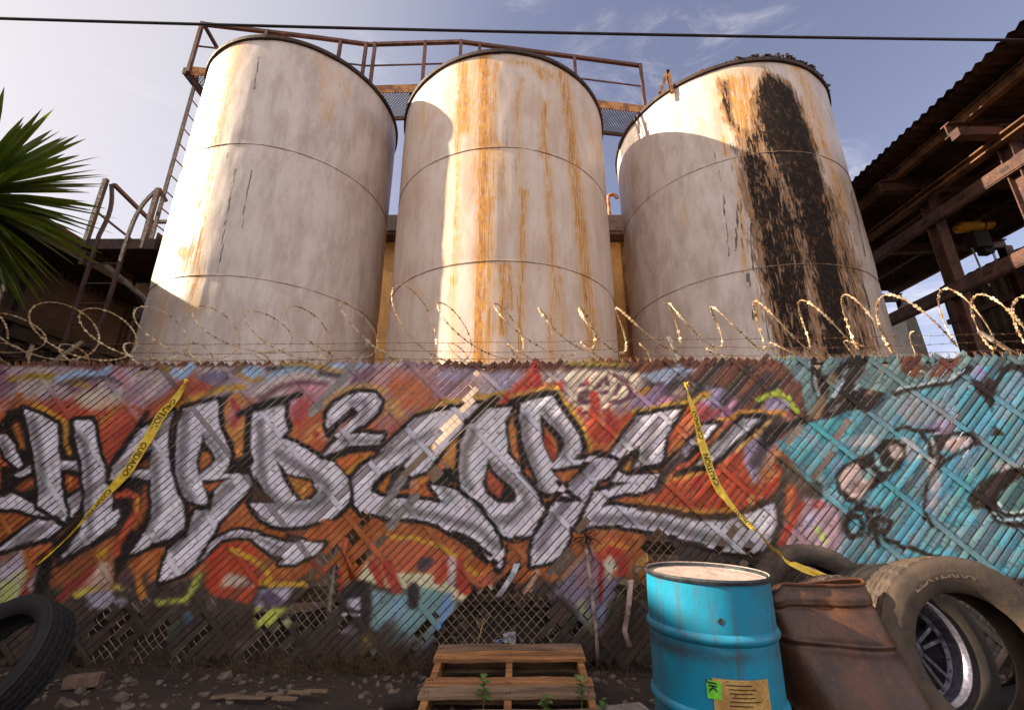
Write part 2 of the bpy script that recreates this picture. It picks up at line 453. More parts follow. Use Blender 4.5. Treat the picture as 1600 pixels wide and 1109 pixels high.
    C.poly(Z('w 500 400 600 330 680 360 690 500 640 660 500 620'), (52,44,46), 8); C.poly(Z('w 540 460 620 440 620 510 540 500'), (190,185,205), 4); C.line(Z('w 520 545 610 540'), 5, (205,195,205), 3); C.line(Z('w 500 640 600 640'), 5, (190,180,190), 3)
    C.line(Z('w 660 680 610 790 530 930'), 13, (216,170,40), 5); C.line(Z('w 670 700 720 790 760 900'), 12, (206,180,50), 6); C.line(Z('w 690 770 670 900'), 14, (150,165,205), 8)
    C.spray(545,1000,14,26,(150,140,165),.8,.4); C.spray(380,1010,18,12,(120,105,105),.8); C.spray(500,950,18,30,(96,130,130),.8,.5)
    C.poly(Z('j 640 900 760 700 960 560 1250 640 1230 760 1150 960 980 1100 700 1107'), (205,96,48), 8); C.poly(Z('j 840 820 950 740 960 940 1000 1107 900 1080'), (190,52,42), 5); C.poly(Z('j 960 850 1030 760 1100 900 1000 1090'), (205,200,180), 5); C.line(Z('j 1030 720 1150 800 1150 950'), 16, (190,50,40), 5); C.line(Z('j 800 760 1000 640 1200 700'), 8, (222,130,50), 5)
    C.poly(Z('x 350 260 470 130 560 320 640 330 560 520 520 660 430 560 300 430 230 440'), (150,140,170), 10, 0, .75); C.line(Z('x 530 250 520 480'), 7, (160,40,40), 4); C.spray(925,960,22,30,(120,140,180),.7,.4); C.line(Z('x 420 480 470 660'), 12, (190,190,110), 8, .7)
    C.line(Z('x 150 290 90 400 30 480'), 9, (196,150,120), 4)
    # ---------------- the big silver letters
    def letter(polys, holes=(), fills=(), shades=(), grow=6.5):
        C.mask[:] = 0
        for p in polys: C.poly(Z(p), BLK, 3, grow)
        for p in polys: C.poly(Z(p), SIL, 2, 0, keep=True)
        for st, w in shades: C.line(Z(st), w, GRY, 9, .95, clip=True)
        for p in holes: C.poly(Z(p), BLK, 3)
        for p, c in fills: C.poly(Z(p), c, 4)
    bl = [('c -60 420 470 290 440 900 180 1000',)]
    # H
    C.poly(Z('a -60 480 90 270 240 230 340 780 230 850 120 640'), BLK, 4); C.line(Z('a 170 440 220 640'), 12, (196,110,46), 8)
    C.poly(Z('a 0 860 160 870 390 890 | b 400 260 120 130 0 130'), BLK, 5); C.poly(Z('b 150 90 360 -70 380 60 200 120'), (180,90,46), 8)
    C.poly(Z('a 620 880 880 890 870 1100 | b 860 130 690 180 640 0'), BLK, 4); C.poly(Z('b 660 -60 850 -40 840 70 700 150'), (200,88,44), 6); C.line(Z('b 740 -30 740 40'), 4, YEL, 3)
    letter(['a -20 520 80 530 150 640 230 830 180 885 60 760 -20 620',
            'a 150 960 340 830 400 860 390 905 180 975',
            'b -60 110 30 180 120 130 400 270 690 440 650 460 180 295 -60 300'],
           shades=[('a 20 600 80 780',12)])
    letter(['b -60 740 400 400 560 430 640 480 500 590 340 640 90 720'], shades=[('b 180 640 420 500',14)])
    letter(['b 690 190 850 105 830 290 740 390 700 340'], shades=[('b 760 200 840 130',8)])
    letter(['a 245 245 400 310 590 415 605 640 620 770 | b 640 30 660 150 690 330 690 432 400 270 405 100 390 0 | a 370 900 340 700 290 420',
            'a 620 795 830 795 860 895 620 882'],
           shades=[('a 330 380 390 620 420 850 440 1107',14),('a 640 870 850 880',6)])
    letter(['a 760 385 960 375 985 420 1000 560 1080 860 1140 1100 | b 1165 80 1170 340 1280 270 1275 360 1180 480 1000 610 610 845 760 620 830 500 880 370 890 100 860 0 | a 870 900 820 720'],
           shades=[('a 800 520 870 600 920 860 930 1107 | b 920 200 920 380',13),('b 920 420 950 560 720 760',10)])
    C.poly(Z('b 640 560 860 330 830 520 700 740 540 830 540 600'), BLK, 5); C.poly(Z('a 640 420 720 400 800 760 640 780'), BLK, 3); C.line(Z('a 680 420 680 560 720 720'), 8, (205,140,44), 5)
    C.poly(Z('b 430 950 1000 660 1200 800 1170 1107 600 1107 400 1107'), (150,78,38), 14); C.line(Z('b 480 850 430 1107'), 24, BLK, 10)
    C.line(Z('b 600 880 1020 640 1280 500'), 8, BLK, 4); C.line(Z('b 0 760 340 660 560 610'), 8, BLK, 4)
    C.poly(Z('b 880 1000 1080 820 1160 900 1150 1107 900 1107'), (205,165,145), 10); C.spray(160,865,12,9,YEL,.8); C.line(Z('b 950 930 850 1060 700 1107'), 12, (160,56,44), 7)
    # A
    C.poly(Z('b 1180 -20 1600 -20 1560 400 1380 800 1180 1080 1200 620 1280 400 1180 200'), BLK, 6)
    C.line(Z('b 1220 160 1330 130 1420 180 1420 330 1330 480 1240 640 1200 760'), 11, (205,78,46), 5); C.line(Z('b 1440 180 1430 320'), 5, YEL, 3); C.line(Z('b 1520 100 1500 300 1400 480'), 12, (176,84,40), 8)
    letter(['c 480 280 430 420 415 600 440 890 520 910 500 1000 490 1107 | d 490 0 510 150 580 200 595 480 420 620 300 655 25 780 180 540 240 400 250 250 235 0 | c 240 1000 -10 960 -60 930 | a 1270 960 1130 1000 1200 800 | a 1460 470'],
           holes=['c 245 670 225 890 -20 890 60 800'], fills=[('c 210 770 205 860 60 870',(150,80,46))],
           shades=[('c 250 700 280 900 290 1107 | d 290 100 300 330 200 520',14),('d 260 620 380 540',7),('c 0 960 230 975',6)])
    C.line(Z('a 1540 300 1400 500 1180 820'), 9, BLK, 4)
    # R
    C.poly(Z('c 950 140 1080 80 1250 260 1230 600 1340 830 1400 930 1000 960 900 300'), BLK, 5)
    C.poly(Z('c 1070 100 1180 90 1250 240 1220 560 1240 720 1110 780 1100 600 1020 500 990 260'), (222,140,62), 6); C.poly(Z('c 1090 160 1240 260 1100 460 1030 380'), (205,120,140), 10, 0, .8); C.line(Z('c 1080 170 1160 300 1100 420'), 8, (200,60,50), 6)
    letter(['c 590 250 930 160 945 420 1000 520 1075 740 1050 830 990 940 1400 935 1340 1060 | d 1340 0 1200 160 960 420 860 590 790 700 735 840 590 965 325 1058 370 880 420 720 600 580 690 330 830 300 850 190 800 60 815 260 680 235 600 210 560 120 545 0 | c 550 1100 495 900 500 600 530 400'],
           holes=['c 775 520 740 700 715 810 730 945 870 850 915 780 880 700 820 620', 'c 765 1000 1080 980 | d 1010 10 830 170 780 60'],
           fills=[('c 770 700 740 840 760 900 850 830 870 760 830 700',(206,110,50)), ('d 790 50 990 15 840 130',(206,100,46))],
           shades=[('c 600 330 570 600 550 900 590 1100 | d 600 120 660 200',15),('c 810 530 920 680 970 790',8),('d 1060 60 800 320 640 520 480 720',13)])
    C.line(Z('d 600 220 620 420 600 560 420 640 250 690'), 9, BLK, 4); C.line(Z('d 860 150 840 280'), 9, BLK, 4)
    # D
    C.poly(Z('e -20 700 200 700 420 960 640 990 640 1107 | f 640 200 200 260 -40 240 | d 1230 200 1340 20'), BLK, 5)
    letter(['e -60 280 140 215 310 195 300 310 325 470 260 560 400 600 640 740 860 860 970 1000 1000 1107 | f 985 30 985 180 920 290 800 390 500 475 280 490 100 450 -20 330 | d 1480 460 1380 370 1265 232 1480 240 | f 200 235 80 80 0 -60 | e 0 1000 -50 880 | c 1310 820 1280 700 1270 480 1300 310'],
           holes=['e 210 780 330 930 560 990 650 1107 | f 650 60 645 130 590 195 420 210 380 150 310 30'],
           fills=[('e 340 960 540 1010 610 1107 | f 605 70 580 150 470 185 420 160 360 20',(214,120,52)), ('f -40 30 60 100 180 220 -40 215',(90,62,44))],
           shades=[('e 40 420 50 760 80 1000 | f 100 80 210 210',14),('e 240 720 480 880 720 1030 | f 740 60 690 200 560 270 240 280',15)])
    C.line(Z('f 400 30 500 100 490 170'), 5, YEL, 3); C.line(Z('e 320 200 320 330 350 480'), 8, BLK, 4); C.line(Z('e 0 230 140 170 320 150 460 110'), 9, BLK, 5); C.line(Z('c 1270 260 1250 480 1220 700'), 9, BLK, 5); C.line(Z('c 1160 310 1300 260 1600 190'), 10, BLK, 5)
    # raised 2-shaped stroke
    C.poly(Z('e 800 780 1000 700 1300 690 1200 800 960 940'), (226,110,50), 6); C.line(Z('e 960 920 1180 740'), 7, YEL, 4)
    letter(['e 740 300 830 190 960 110 1100 82 1240 92 1305 180 1275 280 1130 410 960 510 1150 520 1330 520 1275 632 1000 640 870 690 690 748 760 660 860 560 760 500 730 420'],
           holes=['e 715 500 1000 230 1075 270 1040 340 760 555'], fills=[('e 830 480 900 400 1010 340 960 420 850 500',(196,140,140))],
           shades=[('e 1000 200 1130 170 1160 250 1060 400',9),('e 900 590 1260 590',8)])
    C.line(Z('e 800 770 960 690 1280 660'), 10, BLK, 4)
    # C
    letter(['g -60 720 200 480 330 350 520 300 850 230 1010 200 920 320 870 380 620 670 560 760 440 900 260 965 160 940 310 710 180 820 -20 930 | f 1230 20 1200 100 1290 160 1420 190 1600 190 | h 200 185 620 235 480 50 700 75 840 160 980 300 1190 560 1210 700 1235 860 1200 935 1120 890 1000 680 820 580 730 565 560 455 330 405 0 385 | f 1400 370 1190 350 1100 345 1030 250 1010 60 | e 1000 1000 1100 860 1320 720 1430 640'],
           holes=['f 1230 20 1330 -60 1560 -140 1600 -60 1600 150 1500 150 1380 160 1220 120'],
           fills=[('f 1280 60 1420 -90 1380 60 1340 120 1290 110',(226,130,40)), ('h 0 120 200 100 340 90 330 130 140 140',(216,110,46))],
           shades=[('h 0 320 300 320 700 410 980 520 1200 700',13),('h 620 80 700 190 640 230',10),('g 0 760 300 600 560 470',8)])
    C.line(Z('h 740 590 900 700 1050 830 1180 940'), 8, BLK, 4); C.line(Z('h 720 540 860 600 1000 690 1110 780'), 6, BLK, 3)
    C.line(Z('g 160 940 60 1107'), 12, (70,60,56), 3); C.line(Z('f 1530 -20 1300 330'), 13, (150,146,143), 2); C.line(Z('h 330 170 60 480'), 13, (146,140,138), 2)
    C.poly(Z('g 480 1000 690 820 800 900 780 1020 600 1030'), BLK, 4); C.poly(Z('g 640 690 720 590 700 760 740 900 640 830'), (214,140,50), 5)
    # O
    letter(['g 1080 250 1330 240 1260 400 1280 620 1290 700 1420 860 | i 80 930 230 1107 | j 200 50 270 150 310 290 280 400 200 560 100 600 0 612 | h 1400 612 1250 580 1180 480 1000 230 800 80 | g 800 1010 780 900 800 620 880 430 960 310'],
           holes=['g 1080 770 1130 880 1340 1085 | h 1370 150 1365 220 1280 250 1180 240 1060 130 1020 0 | g 1040 1000'],
           fills=[('g 1090 880 1230 1040 | h 1240 80 1200 190 1120 130 1070 0',(206,90,60))],
           shades=[('g 940 500 840 720 850 1000 | h 900 60',13),('g 1120 820 1380 1060 | h 1460 150 1500 250 1300 420 1160 420',13)])
    C.poly(Z('g 1280 420 1350 260 1400 400 1480 900 1420 860 1290 700'), BLK, 3); C.poly(Z('g 1300 430 1350 320 1390 640 1420 830 1340 720 1300 560'), (216,125,55), 4)
    C.line(Z('g 880 400 1040 240 1160 150'), 12, BLK, 4)
    # R
    letter(['i 90 200 330 130 440 130 490 200 720 580 738 660 700 720 640 785 1020 760 1105 810 1030 950 | j 900 0 820 150 740 270 620 500 580 640 490 800 410 845 200 890 200 760 230 610 330 450 450 220 740 220 | j 620 180 330 130 250 50 | i 300 1107 200 870 110 560 80 330'],
           holes=['i 295 310 420 430 530 580 545 650 460 790 410 830 370 760 330 640 300 480', 'i 400 880 690 838 800 850 540 1090 | j 540 50', 'j 310 120 620 180 740 215 450 225 330 320'],
           fills=[('i 335 430 460 590 480 680 410 795 350 650',(222,120,52)), ('i 450 920 690 880 545 1050',(214,115,56)), ('j 350 190 400 195 350 260',(206,120,70))],
           shades=[('i 130 350 170 700 260 1000 | j 330 120',14),('i 330 270 480 440 570 620 540 750',10),('i 830 860 640 1050',14),('j 560 240 420 460 280 700',15)])
    C.line(Z('i 360 560 400 700 420 760'), 9, (205,60,40), 5); C.line(Z('i 0 180 330 90 440 90 500 180 740 560 770 680'), 9, BLK, 4); C.line(Z('i 700 760 1020 725'), 8, BLK, 4); C.line(Z('j 480 20 540 90 700 200'), 8, BLK, 4)
    # E
    letter(['i 1035 715 1300 340 1480 305 1640 275 | k 440 250 350 400 265 560 250 700 235 810 0 850 | i 1250 895 1270 780 1330 640 1200 720 1120 770',
            'i 1110 900 1165 925 1200 950 1540 930 1480 1070 1330 1130 | j 1170 130 1010 180 925 275 1060 260 1350 300 1600 335 | l 300 350 650 405 1000 390 1150 340 1300 280 1475 170 1460 400 1440 520 1390 600 1290 720 1150 765 830 735 500 650 300 570 0 500 | j 1400 520 1100 465 860 465 800 480 700 520 780 300 860 120 1090 60 | i 1000 1107 1060 980',
            'k 330 790 600 520 640 430 830 405 700 560 480 765'],
           holes=['i 1330 640 1340 720 1260 890 1540 860 1540 920 1200 945 1130 900 1130 820 1220 740','i 930 1107 1010 1010 1240 1020 | j 1100 60 900 100'],
           fills=[('i 1160 890 1250 770 1230 900',(224,150,50)),('i 1330 915 1540 880 1520 915',(214,120,60))],
           shades=[('i 1320 380 1120 650',11),('k 160 460 60 640 20 830 | i 1420 700 1350 860',13),('k 620 470 420 720',10),('j 880 400 1200 400 1600 460 | l 300 480 560 560 830 640 900 660',15)])
    letter(['k 560 855 1060 360 1300 340 920 690 720 865'], shades=[('k 1060 400 640 800',11)])
    C.line(Z('k 0 900 240 840 500 770 580 660'), 9, BLK, 4); C.line(Z('k 180 1107 280 900 420 760'), 12, (84,66,62), 6); C.line(Z('k 380 940 560 880 740 870'), 10, BLK, 5); C.line(Z('k 1050 330 1330 340 1000 620 780 830'), 8, BLK, 4)
    C.line(Z('l 0 270 300 330 600 390 900 390 1150 300 1350 200 1560 -10'), 10, (84,56,42), 5); C.line(Z('l 1480 170 1470 400 1420 600 1300 760'), 10, (84,70,66), 6)
    C.line(Z('l 380 630 660 680'), 7, (70,46,44), 4)
    # low crescent under the D
    letter(['d 740 840 880 640 1000 560 1150 510 1300 540 1600 650 | f 60 570 330 650 480 640 345 590 400 620 720 650 640 760 420 860 230 880 300 830 150 760 0 650 | d 1560 830 1440 720 1300 620 1120 590 960 620 860 720'], shades=[('d 1000 600 1300 580 1600 720 | f 160 760 260 820',6)], grow=5)
    C.line(Z('f 700 440 850 460 760 560 560 600'), 9, (206,96,50), 6)
    # ---------------- turquoise piece on the right
    T = [(1212,693),(1290,640),(1340,625),(1420,608),(1500,590),(1522,572),(1700,560),(1700,905),(1500,900),(1330,880),(1300,900),(1290,880),(1320,830),(1312,795),(1270,775),(1262,752)]
    C.poly([(1185,545),(1700,540),(1700,640),(1400,625),(1290,650),(1262,650),(1250,600),(1225,570)], (112,146,148), 4)
    C.poly(T, STEEL, 4)
    kk = np.clip((fbm(X/28, Y/28, 77)-.47)*9, 0, 1)
    inside = np.clip(-C.sd(T, allW)/3, 0, 1)*kk
    C.put(allW, inside*.65, (66,170,198))
    for sx, sy, rx, ry, c in ((1410,700,40,22,(226,200,196)),(1460,745,14,50,(220,190,185)),(1490,690,50,18,(222,190,186)),(1345,690,40,14,(205,190,196)),(1440,640,60,30,(160,150,160)),(1465,668,30,14,(170,120,170)),(1530,585,14,18,(150,110,160)),(1580,730,40,16,(205,180,180)),(1310,735,14,24,(150,170,220)),(1262,690,30,20,(150,190,215)),(1350,620,40,12,(70,190,200)),(1300,670,40,24,(70,192,205)),(1390,775,30,30,(76,176,188)),(1520,760,40,26,(80,170,182)),(1250,700,22,16,(80,186,200))):
        C.spray(sx, sy, rx, ry, c, .7)
    # bare rust patches between
    C.poly(Z('o 40 60 300 40 340 200 280 330 160 310 60 240'), (122,66,48), 3); C.poly(Z('o 450 200 600 40 840 50 700 260 560 320 400 320'), (122,66,48), 3)
    for p in ('m 440 40 560 40 560 240 640 240 600 300 650 420 600 500 540 560 500 490 440 300','m 640 230 760 120 900 30 1060 40 1000 200 900 340 1020 380 1240 440 1000 600 860 600 680 680 560 700 520 640 620 520 780 300','m -60 800 300 700 700 540 560 700 300 760 80 940 -60 1010','m 1000 560 1250 470 1150 560 1000 640'):
        C.poly(Z(p), (44,32,28), 3)
    for p in ('m 660 460 840 150 760 370 690 480','m 480 200 540 470 510 470 480 320','m 430 60 450 130 430 160','m 640 620 800 500 690 610','m 880 390 930 320 960 350 920 400'): C.poly(Z(p), (196,214,228), 3)
    for p in ('m 540 460 620 420 540 700 400 700','m 640 250 720 220 700 340 620 340','m 1100 340 1010 440 1080 440'): C.poly(Z(p), (156,120,90), 6)
    K = (46,34,28)
    C.line(Z('o -20 520 200 450 500 400 700 350 860 250 930 200'), 10, K, 3); C.line(Z('o -20 485 200 425 500 372 680 330 820 260'), 4, (190,205,215), 3)
    C.poly(Z('o 920 330 1080 380 1150 310 1220 380 1300 200 1420 140 1620 160 1640 300 1480 220 1360 260 1290 400 1240 560 1200 770 1150 640 1050 560 960 430'), K, 3)
    C.poly(Z('o 1170 1050 1240 910 1360 1040'), K, 3); C.line(Z('o 0 970 100 930 300 980 530 970'), 6, K, 3); C.line(Z('o 280 970 400 1107 | q 300 160 320 180'), 7, K, 3)
    C.poly(Z('o 440 1040 700 1010 960 990 1050 1080 960 1040 680 1060 650 1107 520 1107'), K, 3)
    C.poly(Z('q 310 0 450 0 380 160 430 200 560 130 690 40 735 60 600 140 440 230 340 330 290 420 270 520 260 620 290 700 340 810 310 800 240 690 230 580 250 440 300 330 350 220 350 110'), K, 2.5)
    C.line(Z('q 650 0 720 55'), 7, K, 3); C.poly(Z('q 430 60 560 10 640 20 620 60 480 150'), (222,180,175), 4)
    # capsule with the round eye
    C.poly(Z('n 690 270 760 190 900 110 1100 30 1200 -90 1330 -100 1440 -40 1440 80 1380 200 1200 350 1060 440 930 570 800 550 720 450'), K, 3)
    C.poly(Z('n 740 330 800 210 930 150 980 230 1060 200 1110 280 1060 380 1030 430 940 530 850 500 770 430'), (222,186,180), 4)
    C.spray(1340,760,14,10,(120,90,90),.6); C.poly(Z('n 970 240 1060 205 1110 280 1050 340 980 320'), (120,160,160), 4)
    C.poly(Z('n 1270 -20 1340 -50 1410 -10 1400 80 1340 120 1280 70'), (206,180,172), 4); C.poly(Z('n 1100 40 1150 60 1180 170 1280 200 1330 120 1260 230 1200 240 1120 160'), (140,196,206), 3)
    C.line(Z('n 540 300 560 420 760 540'), 10, (150,190,205), 6); 
    C.poly(Z('q 610 540 700 430 800 350 950 290 1140 280 1140 340 1000 420 900 500 870 580 900 640 820 700 780 630 680 640'), K, 3); C.line(Z('q 850 640 960 690 1140 690'), 8, K, 3); C.line(Z('q 840 700 1000 770 1140 790'), 9, K, 4)
    C.poly(Z('q 880 570 950 470 1140 350 1140 660 1000 660 920 620'), (84,124,124), 3); C.line(Z('q 880 590 930 640 1010 670 1140 650'), 3, (205,220,222), 2); C.line(Z('q 850 680 940 730 1140 720'), 4, (180,215,225), 2)
    # tag O T R with its long tail
    C.line(Z('n 1000 560 900 620 800 740 720 850 690 1000'), 8, K, 3)
    C.line(Z('n 880 700 820 760 810 850 870 920 950 900 990 820 960 720 880 700'), 9, K, 3); C.line(Z('n 920 620 1020 640 1160 650'), 9, K, 3); C.line(Z('n 1020 640 1060 760 1050 880'), 8, K, 3)
    C.line(Z('n 1060 760 1160 720 1270 780 1240 860 1120 880 | n 1140 800'), 9, K, 3); C.line(Z('n 1100 790 1120 900 1150 1010'), 9, K, 3); C.line(Z('n 1180 880 1240 960 1400 1000 1600 1080 | q 300 1040 440 1070'), 7, K, 3)
    # between the two pieces
    C.poly([(1215,830),(1262,765),(1310,795),(1318,840),(1292,905),(1240,880)], (190,150,165), 12); C.line(Z('n 340 580 260 760 180 900 140 1010'), 12, (206,66,40), 6); C.line(Z('n 250 460 190 680 230 760'), 9, (222,110,50), 6); C.line(Z('n -20 480 100 340'), 11, (214,60,44), 6)
    C.spray(1278,790,12,10,(206,90,80),.8); C.spray(1265,812,12,14,(180,170,210),.8); C.line(Z('n 500 840 600 950'), 9, (190,205,110), 6); C.spray(1236,738,14,14,(96,80,66),.8); C.spray(1275,765,18,16,(70,58,50),.8); C.line(Z('n 130 130 300 330 460 480'), 16, (92,76,62), 8); C.line(Z('n 170 280 100 560 130 800 60 940'), 10, (74,58,50), 5)
    # grime low down, bare dirty slats near the ground
    g = np.clip((Y + (n1[...,0]-.5)*120 + (n2[...,0]-.5)*90 - 945)/60, 0, 1)
    g = np.maximum(g, np.clip((Y+(n1[...,0]-.5)*60-880)/60, 0, 1)*np.clip((X-1250)/120, 0, 1)*.7)
    C.put(allW, g*.88, (62,51,46))
    gr = np.clip((fbm(X/6, Y/22, 61)-.60)*6, 0, 1)*.18
    C.put(allW, gr, (70,58,54))
    sc = np.clip((fbm(X/4, Y/4, 71, 3)-.70)*10, 0, 1)*.45
    C.put(allW, sc, (120,84,66))
    lum = C.a.mean(2, keepdims=True); C.a = C.a * .88 + lum * .12
    return C
# ------------------------------------------------------------------ slatted chain-link fence
def yf(x): return 3.9 - .0316 * x - .0035 * x * x
M_slat, nt, b = new_mat('painted_slat')
at = nt('ShaderNodeAttribute', attribute_name='paint').outputs['Color']
tc = nt('ShaderNodeTexCoord').outputs['Object']
n1 = nt.noise(nt.vec(tc, (1, 1, 1)), 60, 5, .65)
n2 = nt.noise(tc, 7, 4, .6)
c = nt.mix(nt.ramp(n1, .62, .76, 0, .22), at, lin(70, 56, 50))
hs = nt('ShaderNodeHueSaturation', i_Color=c, i_Value=nt.ramp(n2, .3, .7, .86, 1.1))
nt.set(b.inputs['Base Color'], hs.outputs[0])
b.inputs['Roughness'].default_value = .6
b.inputs['Specular IOR Level'].default_value = .3
bp = nt('ShaderNodeBump', i_Strength=.12, i_Distance=.01, i_Height=n1); nt.set(b.inputs['Normal'], bp.outputs[0])

M_wire, nt, b = new_mat('fence_wire')
at = nt('ShaderNodeAttribute', attribute_name='paint').outputs['Color']
nt.set(b.inputs['Base Color'], at); b.inputs['Roughness'].default_value = .5; b.inputs['Metallic'].default_value = .35
M_galv = worn('galvanised_steel', (150, 140, 128), (104, 78, 60), 6, .45, .65, .5, .6, .1, c3=(96, 58, 40), s3=22)
M_rustwire = worn('rusted_wire', (128, 92, 70), (92, 56, 40), 10, .4, .6, .6, .3, .1)
M_razor = worn('razor_steel', (216, 194, 160), (176, 138, 98), 14, .4, .62, .45, .25, .1)

fence = thing('chain_link_fence', (0, 3.9, 0), 'tall chain-link fence with painted privacy slats covered in silver and turquoise graffiti', 'fence')
MURAL = paint_mural()

HOLES = [Z('w 1230 430 1519 350 1519 750 1080 750 1040 700 1130 580'), Z('x -4 400 230 440 215 560 180 640 -4 745'),
         Z('w 390 330 480 250 490 400 480 520 350 560 200 580 170 520 300 420'),
         Z('j 580 690 660 800 520 960 400 1020 370 980 500 830'), Z('l 170 480 370 720 380 850 300 900 0 850 40 700'),
         Z('j 1510 500 1600 560 1600 700 1400 900 1250 980 1190 970 1340 760'), Z('x 640 330 770 350 770 460 610 440'),
         [(735,940),(850,960),(840,1015),(700,1015),(690,985)], Z('h 1300 960 1420 820 1440 900 1300 1060 1200 1090'),
         Z('v 800 700 900 640 960 700 850 840 760 830'), Z('w 250 560 420 520 420 600 250 640')]
STRIPS = [(Z('g 930 60 860 210 700 430 570 580'), 6.5), (Z('g 490 660 380 780 220 930'), 6.5), (Z('g 620 860 510 970'), 7.5),
          (Z('f 1150 380 990 620'), 6.5), (Z('f 1310 600 1090 850'), 6.5), (Z('f 830 720 690 880'), 7), (Z('f 700 800 540 1000'), 6),
          (Z('l 980 520 820 740'), 6.5), (Z('l 1160 690 1060 860'), 7), (Z('l 1050 400 1080 460'), 6), (Z('m 820 720 700 960'), 5), (Z('m 330 800 200 1000'), 5), (Z('n 640 60 480 330'), 5),
          (Z('m 1230 130 1150 290'), 4), (Z('o 400 160 340 260'), 4), (Z('j 760 420 680 560'), 5), (Z('v 620 760 420 930'), 6), (Z('w 60 640 -60 800'), 6), (Z('w 330 560 180 760'), 5)]
for k in range(26):
    x0 = rng.uniform(150, 1000); y0 = rng.uniform(935, 1015); L = rng.uniform(15, 45)
    STRIPS.append(([(x0, y0), (x0 - L * .75, y0 + L)], 6.2))
def in_poly(px, py, pts):
    ins = np.zeros(px.shape, bool); n = len(pts)
    for i in range(n):
        ax, ay = pts[i]; bx, by = pts[(i+1) % n]
        if ay == by: continue
        ins ^= ((ay > py) != (by > py)) & (px < (bx-ax)*(py-ay)/(by-ay)+ax)
    return ins
def holes(px, py, strips=True):
    o = np.zeros(px.shape, bool)
    for h in HOLES: o |= in_poly(px, py, h)
    if strips:
        for pts, w in STRIPS: o |= Canvas.segdist(px, py, pts, False) < w
    return o

PIT = .0725
X0, X1, ZT = -5.7, 5.3, 2.405
def slats(sign):
    """one family of slats: sign=+1 leans right (/), sign=-1 leans left"""
    V = []; F = []; Cc = []; off = 0
    NA = 5
    step = PIT if sign > 0 else PIT * 8
    c = X0 - (2.5 if sign > 0 else -.2)
    r = np.random.default_rng(5 if sign > 0 else 6)
    k = 0
    while c < X1 + (0 if sign > 0 else 2.4):
        z0 = max(.02, .07 + r.normal(0, .05)); z1 = ZT + r.uniform(-.012, .022) + (.03 if r.random() < .06 else 0)
        if r.random() < .03: z1 -= r.uniform(.02, .12)
        n = int((z1 - z0) / .0065)
        z = np.linspace(z0, z1, n)
        hw = (.0224 if sign > 0 else .0215) + r.uniform(-.0014, .0004)
        q = np.array([-1, -.84, 0, .84, 1.0])
        tilt = r.normal(0, .045 if sign > 0 else .02); ph = r.uniform(0, 6); d0 = r.normal(0, .0012)
        zz = z[:, None]; aa = q[None, :]
        s_c = sign * zz + c + (np.sin(zz * 2.3 + ph) * .0016)
        S = s_c + aa * hw * .7071
        ZZ = zz - sign * aa * hw * .7071
        bulge = .0014 * (1 - aa ** 2)
        tw = tilt + .05 * np.sin(zz * 3.1 + ph * 2)
        Y = yf(S) - bulge - aa * hw * tw + d0 - (0 if sign > 0 else .011) + .002 * np.sin(zz * 5 + ph)
        P = np.stack([S + 0 * aa, Y, ZZ + 0 * aa], -1).reshape(-1, 3)
        ok = (P[:, 0] > X0) & (P[:, 0] < X1)
        if ok.any():
            px, py = to_px(P)
            sh = r.normal(0, .9) + (r.normal(0, 4) if r.random() < .07 else 0)
            col = MURAL.sample(px + sh * .7, py - sh * .7 * sign)
            col = col * ((1 + r.normal(0, .045)) if sign > 0 else .96) + r.normal(0, 2.0, 3)
            ed = np.tile((np.abs(q) > .95).astype(float), n)[:, None] * (.15 + .28 * fbm(P[:, 0] * 20, P[:, 2] * 20, 8, 2))[:, None]
            col = col * (1 - ed) + np.array((86, 64, 54)) * ed
            chip = np.clip((fbm(P[:, 0] * 45, P[:, 2] * 45, 19, 3) - .73) * 14, 0, 1)[:, None] * .6
            col = col * (1 - chip) + np.array((96, 70, 58)) * chip
            if r.random() < .05: col = col * .55 + np.array(DIRT) * .45
            idx = np.arange(n * NA).reshape(n, NA)
            f = np.stack([idx[:-1, :-1], idx[:-1, 1:], idx[1:, 1:], idx[1:, :-1]], -1).reshape(-1, 4)
            if sign < 0: f = f[:, ::-1]
            cen = P[f].mean(1); cx, cy = to_px(cen)
            # a slat is missing over its full width, so test its centre line
            cl = np.stack([(sign * z + c), yf(sign * z + c), z], -1); lx, ly = to_px(cl)
            hl = holes(lx, ly, sign > 0)
            hl2 = np.repeat(hl[:-1], NA - 1)
            keep = ~hl2 & ok[f].all(1)
            f = f[keep]
            if len(f):
                V.append(P); F.append(f + off); Cc.append(s2l(np.clip(col, 6, 250))); off += len(P)
        c += step; k += 1
    return np.concatenate(V), np.concatenate(F), np.concatenate(Cc)
v1, f1, c1 = slats(+1)
v2, f2, c2 = slats(-1)
sl = np_mesh('slat_panel', np.concatenate([v1, v2]), np.concatenate([f1, f2 + len(v1)]), M_slat, fence, smooth=True, cols=np.concatenate([c1, c2]))

